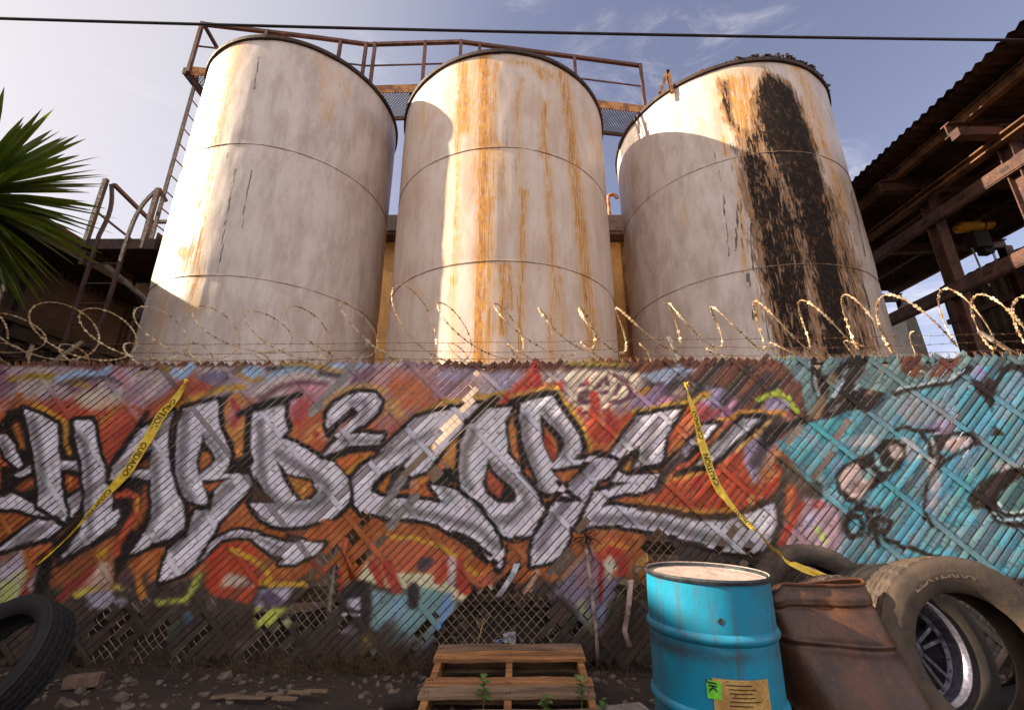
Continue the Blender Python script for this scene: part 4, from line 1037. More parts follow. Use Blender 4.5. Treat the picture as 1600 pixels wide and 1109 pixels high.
def arc(p0, p1, b, n=8):
    p0, p1 = Vector(p0), Vector(p1)
    return [p0.lerp(p1, k / n) + Vector(b) * math.sin(PI * k / n) for k in range(n + 1)]
def strip(pts, w, h):
    m = MB()
    for a, b_ in zip(pts[:-1], pts[1:]): m.bar(a, b_, w, h, (0, 1, 0))
    return m
strip([Vector((-5.82, 5.50, .0)), Vector((-5.82, 5.50, 4.75))] + arc((-5.82, 5.50, 4.76), (-5.90, 5.52, 5.62), (.07, 0, 0.0)), .045, .03).build('ladder_rail', M_railing, pf)
strip([Vector((-5.41, 5.50, .0)), Vector((-5.41, 5.50, 4.75))] + arc((-5.41, 5.50, 4.76), (-5.19, 5.52, 5.55), (-.06, 0, .06)), .045, .03).build('ladder_rail', M_railing, pf)
z = .4
while z < 4.5:
    MB().tube([(-5.82, 5.5, z), (-5.41, 5.5, z)], .012, 6).build('rung', M_railing, pf, True); z += .30
# ------------------------------------------------------------------ buildings round the tanks
def corr_sheet(o, u, v, L, W, amp=.018, per=.076, n_per=6, wav=None):
    """corrugated sheet: o origin, u unit along corrugation repeat (length L), v unit along ridges (length W)"""
    o, u, v = Vector(o), Vector(u), Vector(v); nr = u.cross(v).normalized()
    n = int(L / per * n_per); m = MB(); vs = []
    for i in range(n + 1):
        s = L * i / n; h = amp * math.sin(2 * PI * s / per)
        j = (wav(s) if wav else 0)
        for t in (0, 1): vs.append(o + u * s + v * (W * t - (j if t == 0 else 0)) + nr * h)
    m.add(vs, [(2*i, 2*i+2, 2*i+3, 2*i+1) for i in range(n)])
    return m
M_tan = worn('tan_stucco', (198, 158, 100), (178, 138, 88), 3, .4, .65, .85, 0, .2)
M_fascia = worn('brown_fascia', (92, 70, 62), (70, 54, 50), 4, .4, .6, .7, 0, .1)
M_dkwall = worn('dark_rust_sheet', (52, 37, 31), (34, 25, 22), 2.2, .4, .62, .8, .1, .3, c3=(96, 64, 46), s3=12, stretch=(1, 1, .4))
M_dkwood = worn('dark_boards', (52, 39, 31), (34, 26, 22), 4, .4, .62, .85, 0, .2, stretch=(1, .2, 1))
M_strip = worn('pale_trim', (176, 164, 156), (120, 104, 96), 8, .45, .65, .8, 0, .1)
M_corr = worn('corrugated_roof_rust', (76, 52, 40), (44, 31, 26), 2.0, .38, .62, .8, .15, .15, c3=(124, 84, 58), s3=9)
M_wallc = worn('corrugated_wall', (100, 84, 70), (66, 52, 43), 1.6, .38, .64, .75, .15, .1, stretch=(1, 1, .5))
M_beam = worn('painted_beam', (94, 62, 50), (66, 43, 36), 4, .4, .64, .6, .1, .2, c3=(116, 82, 62), s3=18)
M_beam2 = worn('brown_beam', (122, 86, 54), (76, 52, 38), 4, .4, .64, .65, .1, .2)
M_yel = worn('hoist_yellow', (206, 150, 34), (150, 98, 30), 8, .45, .68, .5, 0, .1)
M_blk = worn('black_steel', (40, 36, 36), (56, 46, 42), 8, .4, .6, .5, .2, .1)
M_white = worn('white_paint', (222, 216, 206), (196, 186, 174), 8, .45, .68, .5, 0, .05)
M_conc = worn('concrete', (150, 140, 130), (120, 110, 100), 4, .4, .62, .9, 0, .2)

# tan building behind the tanks
tb = thing('tan_building', (0, 9.3, 0), 'tan stucco building with a dark brown eave, seen in the narrow gaps between the tanks', 'building')
MB().box((-.3, 10.8, 3.5), (7.4, 3.0, 7.0)).build('wall', M_tan, tb)
m = MB(); m.box((-.3, 10.7, 7.10), (7.8, 3.5, .2)).box((-.3, 10.75, 7.32), (7.6, 3.36, .24)); m.box((-.3, 8.93, 7.28), (7.7, .03, .42)); m.build('roof', M_fascia, tb)
for x in (-2.55, 2.62): MB().box((x, 9.275, 3.5), (.09, .045, 7.0)).build('downpipe', M_beam2, tb)
q = at_y(950, 310, 10)
m = MB().tube([(q.x, 10, 7.3), (q.x, 10, q.z)] + [(q.x + .12 - .12 * math.cos(a), 10, q.z + .12 * math.sin(a)) for a in (.5, 1, 1.57, 2.1, 2.6, 3.1)], .05, 10)
m.build('vent_pipe', M_plate, tb, True)

# dark shed on the left
ls = thing('dark_shed', (-8.5, 8, 0), 'dark rust-stained metal shed at the far left, with its eave sloping away behind the platform', 'shed')
ex, ez = -6.4, 4.68
m = corr_sheet((-7.0, 4.15, 0), (0, 1, 0), (0, 0, 1), 9.8, 4.62, .02, .12); m.build('wall', M_dkwall, ls)
MB().box((-9.0, 4.2, 2.35), (4.0, .1, 4.7)).build('gable_wall', M_dkwall, ls)
m = MB(); m.bar((ex, 4.0, ez), (ex, 14, ez), .05, .24); m.build('fascia', M_dkwood, ls)
m = MB(); m.add([(ex - .03, 4.0, ez - .06), (ex - .03, 14, ez - .06), (-7.0, 14, ez - .06), (-7.0, 4.0, ez - .06), (ex - .03, 4.0, ez - .10), (ex - .03, 14, ez - .10), (-7.0, 14, ez - .10), (-7.0, 4.0, ez - .10)], [(0,1,2,3),(7,6,5,4),(0,4,5,1),(1,5,6,2),(2,6,7,3),(3,7,4,0)]); m.build('soffit', M_dkwood, ls)
m = MB(); m.add([(ex + .1, 3.9, ez + .12), (ex + .1, 14.1, ez + .12), (-11, 14.1, ez + 1.0), (-11, 3.9, ez + 1.0), (ex + .1, 3.9, ez + .17), (ex + .1, 14.1, ez + .17), (-11, 14.1, ez + 1.05), (-11, 3.9, ez + 1.05)], [(0,1,2,3),(7,6,5,4),(0,4,5,1),(1,5,6,2),(2,6,7,3),(3,7,4,0)]); m.build('roof', M_corr, ls)
for y in (5.0, 5.55, 6.15, 7.0, 8.0, 9.2): MB().box((-6.965, y, 2.0), (.025, .05, 4.0)).build('trim_strip', M_strip, ls)
MB().box((-6.95, 6.6, 3.9), (.03, 1.6, 1.1)).build('board_panel', M_dkwood, ls)
a = at_y(162, 412, 5.75); b_ = at_y(232, 472, 6.35); MB().tube([a, b_, (b_.x, b_.y + .2, .3)], .045, 10).build('drain_pipe', M_strip, ls, True)
MB().bar((-6.93, 4.2, 3.62), (-6.93, 14, 3.62), .05, .14).bar((-6.93, 4.2, 3.1), (-6.93, 14, 3.1), .04, .05).build('wall_rail', M_dkwood, ls)

# unseen building added beyond the left edge; stepped roof shades the street side
wh = thing('shade_building', (-11.5, 0, 0), 'unseen tall corrugated building, added left of the fence to shade it', 'shade_building')
corr_sheet((-9.2, -9, 0), (0, 1, 0), (0, 0, 1), 11.4, 6.22, .02, .15, 4).build('wall', M_wallc, wh)
corr_sheet((-9.2, 2.42, 0), (0, 1, 0), (0, 0, 1), 1.95, 7.15, .02, .15, 4).build('wing_wall', M_wallc, wh)
MB().box((-11.4, 4.32, 3.55), (4.3, .06, 7.1)).build('side_wall', M_wallc, wh)
MB().box((-11.4, -8.97, 3.1), (4.3, .06, 6.2)).build('side_wall', M_wallc, wh)
MB().box((-11.4, 2.38, 3.55), (4.3, .06, 7.1)).build('side_wall', M_wallc, wh)
MB().box((-13.55, -2.3, 3.05), (.06, 13.2, 6.1)).build('back_wall', M_wallc, wh)
MB().box((-11.35, -3.36, 6.28), (4.8, 11.40, .10)).build('roof', M_corr, wh)
MB().box((-11.35, 3.40, 7.22), (4.8, 2.0, .12)).build('roof', M_corr, wh)
dr = MB().box((-9.13, -2.5, 1.5), (.06, 3.0, 3.0)).build('roller_door', M_fascia, wh)

# open steel shed on the right
rs = thing('steel_shed', (8.0, 8.5, 0), 'open-sided rusty steel shed on the right with a corrugated roof, posts and girts', 'shed')
RZ = 6.37
sl = .045
corr_sheet((5.85, 2.6, RZ), (0, 1, 0), Vector((1, 0, sl)).normalized(), 8.4, 4.5, .022, .13, 8, lambda s: .02 * math.sin(s * 5) + .012 * math.sin(s * 17)).build('roof', M_corr, rs)
corr_sheet((5.84, 2.6, RZ + .05), (0, 1, 0), Vector((1, 0, sl)).normalized(), 8.4, 4.5, .022, .13, 4).build('roof_cover_sheet', M_corr, rs)
for x in (6.28, 7.6, 8.9, 10.1):
    MB().ibeam((x, 2.7, RZ - .14 + (x - 5.85) * sl), (x, 10.9, RZ - .14 + (x - 5.85) * sl), .10, .16).build('purlin', M_beam2 if x < 7 else M_beam, rs)
for y in (2.9, 4.95, 6.13, 8.2, 10.8):
    MB().ibeam((6.0, y, RZ - .32), (10.3, y, RZ - .10), .12, .2).build('rafter', M_beam, rs)
for y in (4.91, 6.13, 10.8):
    p = MB().ibeam((6.72, y, 0), (6.72, y, 5.75), .17, .17, .015, (0, 1, 0)).build('column', M_beam, rs)
    MB().box((6.72, y, 5.90), (.2, .2, .3)).build('column_cap', M_beam, rs)
for y in (6.13, 8.2, 10.8): MB().ibeam((10.25, y, 0), (10.25, y, 6.2), .16, .16, .015, (0, 1, 0)).build('column', M_beam, rs)
MB().ibeam((6.60, 2.7, 5.82), (6.60, 10.9, 5.82), .14, .12, .02).build('runway_beam', M_beam2, rs)
def girt(x, z, h):
    m = MB(); m.bar((x, 2.7, z), (x, 10.9, z), .02, h); m.bar((x + .035, 2.7, z + h/2 + .01), (x + .035, 10.9, z + h/2 + .01), .07, .018); m.bar((x + .035, 2.7, z - h/2 - .01), (x + .035, 10.9, z - h/2 - .01), .07, .018)
    o = m.build('girt', M_beam, rs)
    y = 3.1
    while y < 10.6:
        MB().box((x - .012 - 8.0, y - 8.5, z), (.006, .10, .045)).build('slot', M_blk, o, local=True); y += .62
girt(6.61, 5.42, .16); girt(6.61, 4.2, .17); girt(6.61, 2.9, .12)
corr_sheet((10.42, 2.6, 0), (0, 1, 0), (0, 0, 1), 7.3, 6.12, .02, .2, 6).build('wall', M_wallc, rs)
m = MB(); m.bar((10.36, 2.6, 3.9), (10.36, 9.9, 3.9), .06, .12); m.bar((10.36, 2.6, 5.2), (10.36, 9.9, 5.2), .06, .12); m.build('wall_rail', M_beam, rs)
MB().bar((10.2, 10.8, 4.2), (8.6, 10.8, 6.0), .08, .08).bar((6.8, 10.8, 4.4), (7.9, 10.8, 5.95), .08, .08).bar((6.8, 10.8, 5.0), (10.2, 10.8, 5.0), .06, .06).build('end_brace', M_blk, rs)
MB().bar((6.0, 4.87, 5.92), (9.9, 4.87, 5.97), .12, .13).build('cross_girder', M_beam, rs)

# chain hoist under the shed roof
hz = at_y(1518, 356, 6.9)
ho = thing('chain_hoist', (hz.x, 6.9, hz.z), 'yellow electric chain hoist with a black body hanging under the right shed roof', 'hoist')
MB().tube([(hz.x - .3, 6.9, hz.z - .02), (hz.x - .22, 6.9, hz.z), (hz.x + .12, 6.9, hz.z + .03), (hz.x + .2, 6.9, hz.z + .03)], [.05, .10, .10, .06], 14).tube([(hz.x + .22, 6.9, hz.z + .03), (hz.x + .38, 6.9, hz.z + .06)], .07, 12).build('motor', M_yel, ho, True)
MB().box((hz.x + .02, 6.9, hz.z - .28), (.28, .2, .3)).box((hz.x + .10, 6.9, hz.z - .46), (.16, .14, .14)).bar((hz.x, 6.9, hz.z + .1), (hz.x, 6.9, RZ), .04, .04).bar((hz.x - .6, 6.9, 6.28), (hz.x + 1.2, 6.9, 6.30), .08, .1).build('gearbox', M_blk, ho)
m = MB(); 
for k in range(9): m.tube([(hz.x + .22 + .018 * math.cos(a) * (k % 2) , 6.9 + .018 * math.cos(a) * ((k + 1) % 2), hz.z - .46 - .035 * k + .024 * math.sin(a)) for a in np.linspace(0, 2 * PI, 9)[:-1]], .006, 5, closed=True)
m.tube([(hz.x + .22, 6.9, hz.z - .78)] + [(hz.x + .22 + .05 * math.sin(a), 6.9, hz.z - .84 - .05 * (1 - math.cos(a)) * .9) for a in np.linspace(0, 4.2, 9)], .014, 7)
m.build('hook', M_razor, ho, True)
MB().tube([(hz.x - .12, 6.9, hz.z - .4), (hz.x - .10, 6.9, hz.z - .75), (hz.x - .05, 6.9, hz.z - 1.15)], .014, 6).build('control_cable', M_strip, ho, True)
# stored things in the shed
def bucket(p, r, h, label):
    t = thing('bucket', p, label, 'bucket', 'buckets in the right shed')
    MB().lathe([(r * .02, .004), (r * .86, 0), (r, h), (r * 1.05, h), (r * 1.05, h - .04), (r * 1.0, h - .04)], 24).build('body', M_white, t, True, local=True)
    MB().lathe([(.01, h + .02), (r * 1.0, h + .02), (r * 1.06, h + .008), (r * 1.06, h - .02)], 24).build('lid', M_strip, t, True, local=True)
    return t
sh_ = thing('storage_shelf', (8.6, 7.0, 0), 'low steel shelf against the corrugated wall of the right shed', 'shelf')
MB().box((9.6, 6.6, 2.95), (1.2, 3.4, .06)).build('shelf_board', M_beam2, sh_)
for x in (9.05, 10.15):
    for y in (5.0, 8.2): MB().box((x, y, 1.46), (.07, .07, 2.92)).build('leg', M_beam, sh_)
bucket((9.3, 5.75, 2.98), .17, .36, 'white lidded bucket on the shelf at the right edge of the shed')
bucket((9.55, 6.3, 2.98), .17, .36, 'white lidded bucket on the shelf, further from the right edge of the photo')
cab = thing('steel_cabinet', (7.6, 6.9, 0), 'plain brown-grey steel cabinet standing inside the right shed behind the fence', 'cabinet')
MB().box((7.62, 7.0, 1.45), (.7, .5, 2.9)).build('body', M_wallc, cab)
MB().box((7.45, 6.742, 1.5), (.31, .012, 2.7)).box((7.79, 6.742, 1.5), (.31, .012, 2.7)).build('door', M_wallc, cab)
q = at_y(1402, 488, 10.3)
tr = thing('tarpaulin', (q.x, 10.3, 0), 'bright sunlit pale tarpaulin bundle at the far end of the right shed', 'tarpaulin')
gx, gy = np.meshgrid(np.linspace(-.24, .24, 24), np.linspace(0, 1, 24))
zz = (q.z + .05) * np.clip(1 - (np.abs(gx) / .26) ** 4, .05, 1) * (1 - .0 * gy) - .25 * gy + .15 * fbm(gx * 4, gy * 4, 3)
P = np.stack([q.x + gx, 10.0 + gy * 1.0, zz], -1)
P = np.concatenate([np.stack([q.x + gx[:1] * 1.0, 9.9 + 0 * gx[:1], 0 * gx[:1] + .02], -1), P]).reshape(-1, 3)
idx = np.arange(25 * 24).reshape(25, 24)
np_mesh('sheet', P, np.stack([idx[:-1, :-1], idx[:-1, 1:], idx[1:, 1:], idx[1:, :-1]], -1).reshape(-1, 4), M_white, tr, True)
# cable across the sky
a = at_z(0, 31, 6.0); b_ = at_z(1600, 65, 6.0); d = (b_ - a).normalized()
pts = []
for k in range(-26, 27):
    s = k * .8; p = (a + b_) / 2 + d * s
    pts.append(p + Vector((0, 0, .0012 * s * s - .02)))
tag(MB().tube(pts, .0145, 8).build('power_cable', worn('cable_rubber', (44, 36, 44), (34, 28, 32), 8, rough=.6, bump=.05), None, True), 'thick dark overhead cable crossing the whole sky above the tanks', 'cable')
# ------------------------------------------------------------------ ground
M_dirt, nt, b = new_mat('dirt')
tc = nt('ShaderNodeTexCoord').outputs['Object']
n1 = nt.noise(tc, 1.3, 7, .62); n2 = nt.noise(tc, 22, 6, .7); n3 = nt.noise(tc, 90, 4, .7)
c = nt.mix(nt.ramp(n1, .38, .62), lin(66, 52, 43), lin(44, 35, 30)); c = nt.mix(nt.ramp(n2, .58, .7, 0, .7), c, lin(90, 75, 63)); c = nt.mix(nt.ramp(n3, .6, .72, 0, .6), c, lin(58, 46, 40))
nt.set(b.inputs['Base Color'], c); b.inputs['Roughness'].default_value = .95
bp = nt('ShaderNodeBump', i_Strength=.7, i_Distance=.03, i_Height=nt.math('ADD', n2, nt.math('MULTIPLY', n3, .4))); nt.set(b.inputs['Normal'], bp.outputs[0])
xs = np.concatenate([[-900, -300, -80, -30], np.linspace(-14, 14, 141), [30, 80, 300, 900]])
ys = np.concatenate([[-900, -200, -60, -20, -8], np.linspace(-2, 8, 101), [12, 20, 60, 200, 900]])
gx, gy = np.meshgrid(xs, ys)
gz = (fbm(gx * 1.7, gy * 1.7, 90, 4) - .5) * .07 * (np.abs(gx) < 14) * (gy > -2) * (gy < 8)
P = np.stack([gx, gy, gz - .012], -1).reshape(-1, 3); idx = np.arange(gx.size).reshape(gx.shape)
g = np_mesh('ground', P, np.stack([idx[:-1, :-1], idx[:-1, 1:], idx[1:, 1:], idx[1:, :-1]], -1).reshape(-1, 4), M_dirt, None, True); tag(g, kind='structure')
def gh(x, y): return float((fbm(np.array([x * 1.7]), np.array([y * 1.7]), 90, 4)[0] - .5) * .07 - .012)

def rock(m, c, r):
    c = Vector(c); vs = []
    sc = Vector((rng.uniform(.7, 1.5), rng.uniform(.7, 1.3), rng.uniform(.4, .9)))
    Rm = Matrix.Rotation(rng.uniform(0, 6.3), 3, 'Z') @ Matrix.Rotation(rng.uniform(-.6, .6), 3, 'X')
    for v in ((1,0,0),(-1,0,0),(0,1,0),(0,-1,0),(0,0,1),(0,0,-1),(.6,.6,.6),(-.6,.6,.6),(.6,-.6,.6),(-.6,-.6,.6),(.6,.6,-.6),(-.6,.6,-.6),(.6,-.6,-.6),(-.6,-.6,-.6)):
        v = Vector(v) * rng.uniform(.75, 1.2); v = Vector((v.x*sc.x, v.y*sc.y, v.z*sc.z)); vs.append(c + Rm @ (v * r))
    m.add(vs, [(4,6,7),(4,7,9),(4,9,8),(4,8,6),(6,0,10),(6,10,2),(6,2,7),(2,10,11),(2,11,7),(7,11,1),(7,1,9),(1,11,13),(1,13,9),(9,13,3),(9,3,8),(3,13,12),(3,12,8),(8,12,0),(8,0,6),(0,12,10),(5,10,12),(5,12,13),(5,13,11),(5,11,10)])
M_stone = worn('rubble_stone', (116, 100, 88), (80, 66, 58), 9, .4, .62, .9, 0, .2)
m = MB()
for k in range(900):
    x = rng.uniform(-4.6, 4.6); y = 3.86 - abs(rng.normal(0, .55))
    if y < 1.2: continue
    rock(m, (x, y, gh(x, y) + .004), .006 + abs(rng.normal(0, .014)))
tag(m.build('rubble', M_stone), kind='stuff')['label'] = 'small stones and broken rubble scattered on the dirt before the fence'
# earth and litter heaped behind the fence
gx, gy = np.meshgrid(np.linspace(-5, 4.5, 190), np.linspace(4.02, 4.8, 24))
hz_ = (.16 + .38 * np.exp(-((gx - .05) / .55) ** 2) + .14 * fbm(gx * 3, gy * 3, 4)) * np.clip((gy - 4.0) / .5, .12, 1) + (fbm(gx * 9, gy * 9, 14, 4) - .5) * .16
P = np.stack([gx, gy, hz_ - .05], -1).reshape(-1, 3); idx = np.arange(gx.size).reshape(gx.shape)
tag(np_mesh('earth_bank', P, np.stack([idx[:-1, :-1], idx[:-1, 1:], idx[1:, 1:], idx[1:, :-1]], -1).reshape(-1, 4), M_dirt, None, True), kind='structure')
m = MB()
for k in range(260):
    x = rng.normal(.1, .9); y = rng.uniform(4.05, 4.6); z = (.16 + .38 * math.exp(-((x - .05) / .55) ** 2)) * max(.12, min(1, (y - 4) / .5)) + .02
    rock(m, (x, y, z), .012 + abs(rng.normal(0, .022)))
tag(m.build('rubble', M_stone), kind='stuff')['label'] = 'stones and rubble on the earth bank behind the torn slats'
M_litter = worn('litter_paper', (206, 204, 206), (160, 160, 176), 12, .45, .62, .7, 0, .1)
def crumple(p, r, name, label, cat, mat_):
    n = 10; vs = []; a = np.linspace(-1, 1, n)
    X_, Y_ = np.meshgrid(a, a); Zc = fbm(X_ * 2.2 + p[0] * 9, Y_ * 2.2, 7, 4) * 1.6 - .8
    P = np.stack([p[0] + X_ * r, p[1] + Zc * r * .7, p[2] + Y_ * r * (.8 + .2 * X_)], -1).reshape(-1, 3); idx = np.arange(n * n).reshape(n, n)
    o = np_mesh(name, P, np.stack([idx[:-1, :-1], idx[:-1, 1:], idx[1:, 1:], idx[1:, :-1]], -1).reshape(-1, 4), mat_, None)
    s = o.modifiers.new('thickness', 'SOLIDIFY'); s.thickness = .002
    return tag(o, label, cat)
q = at_y(796, 996, 4.06); crumple(q, .05, 'plastic_bag', 'crumpled pale plastic bag behind the mesh above the pallet', 'bag', M_litter)
q = at_y(778, 1004, 4.07); crumple(q, .03, 'paper_scrap', 'small blue and white paper scrap behind the mesh, left of the pale bag', 'litter', worn('blue_paper', (196, 200, 214), (60, 80, 150), 20, .5, .56, .7, 0, 0))
# old timbers lying behind the fence
M_oldwood = worn('weathered_wood', (126, 104, 84), (86, 66, 52), 5, .4, .62, .85, 0, .3, stretch=(.25, 2, 2))
def timber(a, b_, w, h, label):
    a, b_ = Vector(a), Vector(b_)
    return tag(MB().bar(a, b_, w, h).build('timber', M_oldwood), label, 'timber', 'timbers behind the fence')
timber(at_y(440, 930, 4.2), at_y(560, 925, 4.2), .05, .11, 'weathered board behind the fence below the letters, left of the pallet')
timber(at_y(690, 926, 4.25), at_y(960, 918, 4.25), .06, .14, 'long weathered timber behind the torn slats above the pallet')
timber(at_y(960, 850, 4.3), at_y(1210, 868, 4.3), .06, .10, 'weathered timber behind the mesh just left of and above the blue drum')
timber(at_y(955, 924, 4.3), at_y(1010, 934, 4.3), .05, .14, 'short sunlit timber behind the fence beside the blue drum')

# ------------------------------------------------------------------ dry grass and weeds
M_dry, nt, b = new_mat('dry_grass')
oi = nt('ShaderNodeTexCoord').outputs['Object']
nt.set(b.inputs['Base Color'], nt.mix(nt.ramp(nt.noise(oi, 9, 3), .35, .65), lin(104, 82, 58), lin(70, 54, 40))); b.inputs['Roughness'].default_value = .8
m = MB()
def blade(m, p, d, L, w, bend, n=4):
    p = Vector(p); d = Vector(d).normalized(); sd = d.cross(Vector((rng.normal(), rng.normal(), rng.normal()))).normalized()
    o = len(m.v); bd = Vector((rng.normal(), rng.normal() * .4, -abs(rng.normal()))) * bend
    for k in range(n + 1):
        t = k / n; q = p + d * L * t + bd * t * t * L; ww = w * (1 - t * .9)
        m.v.append(tuple(q - sd * ww)); m.v.append(tuple(q + sd * ww))
    for k in range(n): m.f.append((o+2*k, o+2*k+1, o+2*k+3, o+2*k+2))
for k in range(1900):
    u = rng.random()
    x = rng.uniform(-3.6, 2.2) if u < .6 else rng.normal(-1.0, .7)
    y = yf(x) - abs(rng.normal(.02, .05)) + (.05 if rng.random() < .2 else 0)
    L = abs(rng.normal(.16, .12)) + .04
    if -1.9 < x < -.4: L *= 1.7
    blade(m, (x, y, gh(x, y)), (rng.normal(0, .6), rng.normal(-.15, .25), 1), L, .0013, .6)
for k in range(500):
    x = rng.uniform(-3.4, 1.2); y = yf(x) - .02 - abs(rng.normal(0, .3)); blade(m, (x, y, gh(x, y) + .012), (rng.normal(), rng.normal() * .5, .1), abs(rng.normal(.15, .08)), .0014, .25)
tag(m.build('dry_grass', M_dry), kind='stuff')['label'] = 'dry grass and dead stalks tangled along the foot of the fence'
# single tall straw stalk
a = at_y(744, 1012, 3.82); b_ = at_y(756, 965, 3.83)
m = MB().tube([a - Vector((0, 0, .1)), a, a.lerp(b_, .5) + Vector((.004, 0, 0)), b_], [.005, .005, .004, .003], 6).tube([a.lerp(b_, .7), b_ + Vector((.05, -.01, .02))], .002, 5).tube([a.lerp(b_, .6), a.lerp(b_, .8) + Vector((-.05, -.01, .03))], .002, 5)
tag(m.build('dry_stalk', worn('straw', (196, 158, 104), (150, 116, 74), 20, bump=0), None, True), 'single straw-coloured dry stalk standing behind the pallet', 'plant')
M_leaf, nt, b = new_mat('weed_leaf')
nt.set(b.inputs['Base Color'], nt.mix(nt.ramp(nt.noise(nt('ShaderNodeTexCoord').outputs['Object'], 12, 3), .35, .65), lin(72, 104, 44), lin(112, 138, 66))); b.inputs['Roughness'].default_value = .55
M_stem = worn('weed_stem', (96, 112, 56), (120, 100, 60), 12, bump=0)
def weed(p, h, nl, lw, label, seed):
    r = np.random.default_rng(seed); p = Vector(p)
    t = thing('weed', p, label, 'plant', 'green weeds in front of the pallet')
    s = MB(); s.tube([(0, 0, -.02), (.01, 0, h * .5), (.0, .01, h)], [.004, .003, .002], 6); s.build('stem', M_stem, t, True, local=True)
    lf = MB()
    for k in range(nl):
        f = .35 + .65 * (k + 1) / nl; a = k * 2.4 + r.uniform(-.3, .3); L = lw * r.uniform(.7, 1.2)
        d = Vector((math.cos(a), math.sin(a), r.uniform(.1, .6))).normalized(); sd = d.cross(Vector((0, 0, 1))).normalized(); up = sd.cross(d)
        o = len(lf.v); base = Vector((0, 0, h * f))
        for t_, w in ((0, .06), (.25, .32), (.5, .40), (.75, .26), (1, .02)):
            c = base + d * L * t_ + Vector((0, 0, -1)) * L * .35 * t_ * t_
            lf.v += [tuple(c - sd * w * L + up * .12 * w * L), tuple(c), tuple(c + sd * w * L + up * .12 * w * L)]
        for q in range(4):
            for e in (0, 1): lf.f.append((o+3*q+e, o+3*q+e+1, o+3*q+e+4, o+3*q+e+3))
    lf.build('leaves', M_leaf, t, True, local=True)
q = at_y(754, 1109, 3.05); weed((q.x, 3.05, .06), .17, 12, .055, 'small green weed with pointed leaves in front of the left half of the pallet', 1)
q = at_y(852, 1109, 3.02); weed((q.x, 3.02, .04), .11, 10, .045, 'low dark green weed in front of the middle of the pallet', 2)
q = at_y(908, 1109, 3.02); weed((q.x, 3.02, .06), .19, 16, .045, 'pale bushy green weed growing at the right front corner of the pallet', 3)
q = at_y(942, 1109, 2.95); weed((q.x, 2.95, .03), .13, 9, .04, 'thin yellowish weed between the pallet and the blue drum', 4)

# ------------------------------------------------------------------ pallet, log, slab, bricks
M_pal = worn('pallet_wood', (176, 122, 74), (128, 88, 56), 5, .4, .62, .8, 0, .3, stretch=(.3, 3, 3), c3=(84, 62, 46), s3=14)
M_palg = worn('pallet_wood_grey', (138, 112, 88), (100, 78, 60), 6, .4, .62, .85, 0, .3, stretch=(.3, 3, 3), c3=(72, 56, 46), s3=14)
pr = thing('wooden_pallet', (-.02, 3.3, .02), 'worn wooden pallet with missing boards lying in the dirt against the fence', 'pallet', rot=(math.radians(7), math.radians(-.5), math.radians(-.8)))
W_ = 1.03
def jboard(y, d, mat_, z=.125, t=.018, name='deck_board', lx=0):
    n = 14; m = MB(); vs = []
    for k in range(n + 1):
        x = -W_/2 + W_ * k / n + lx
        e0, e1 = rng.normal(0, .0022), rng.normal(0, .0022); zz = z + .002 * math.sin(k * .9 + y * 9)
        vs += [(x, y - d/2 + e0, zz), (x, y + d/2 + e1, zz), (x, y + d/2 + e1, zz + t), (x, y - d/2 + e0, zz + t)]
    fs = []
    for k in range(n):
        for q in range(4): fs.append((4*k+q, 4*k+(q+1) % 4, 4*k+4+(q+1) % 4, 4*k+4+q))
    fs = [f[::-1] for f in fs]; fs += [(0,1,2,3), (4*n+3, 4*n+2, 4*n+1, 4*n)]
    m.add(vs, fs); return m.build(name, mat_, pr, local=True)
jboard(.405, .10, M_palg); jboard(.285, .13, M_pal); jboard(-.055, .10, M_pal, .124); jboard(-.165, .115, M_palg, .126, lx=-.008); jboard(-.40, .10, M_palg)
for x in (-.48, .0, .48):
    MB().box((x, .02, .078), (.042, .93, .09)).build('stringer', M_pal, pr, local=True)
nm = worn('nail_head', (60, 46, 40), (40, 34, 32), 20, bump=0)
for y in (.405, .285, -.055, -.165, -.40):
    for x in (-.49, -.47, -.008, .012, .47, .488): MB().lathe([(0, .1465), (.0045, .1462), (.0046, .143)], 8, c=(x, y + rng.uniform(-.03, .03), 0)).build('nail', nm, pr, local=True)
for y in (.38, 0, -.38): jboard(y, .10, M_palg, .012, .018, 'bottom_board')
m = MB().tube([at_y(600, 1100, 3.12) , at_y(640, 1094, 3.14), at_y(668, 1092, 3.16)], [.045, .05, .048], 12)
tag(m.build('log', worn('charred_log', (52, 40, 34), (34, 28, 26), 9, .4, .6, .9, 0, .5), None, True), 'short charred black log lying beside the left edge of the pallet', 'log')
sb = MB().box((0, 0, 0), (.42, .40, .05), Matrix.Rotation(.25, 3, 'Z')).build('concrete_slab', M_conc); sb.location = (.62, 2.98, .025); tag(sb, 'flat grey concrete slab on the ground between the pallet and the blue drum', 'slab')
M_brick = worn('dusty_brick', (134, 104, 92), (106, 82, 74), 9, .4, .6, .9, 0, .3)
q = at_z(132, 1060, .05)
br = MB().box((0, 0, 0), (.20, .10, .075), Matrix.Rotation(.35, 3, 'Z') @ Matrix.Rotation(-.12, 3, 'X')).build('brick', M_brick); br.location = (q.x, q.y, .04); tag(br, 'dusty loose brick on the dirt right of the left tyre', 'brick')
md = br.modifiers.new('edge', 'BEVEL'); md.width = .006; md.segments = 2
m = MB()
for k in range(7): 
    q = at_z(330 + k * 24, 1095 - rng.uniform(0, 10), .01); m.bar((q.x, q.y, .012 + .004 * k), (q.x + .16, q.y + rng.normal(0, .03), .016 + .004 * k), .03, .012)
tag(m.build('wood_splinters', M_oldwood), kind='stuff')['label'] = 'splintered wood lying in the dirt left of the pallet'

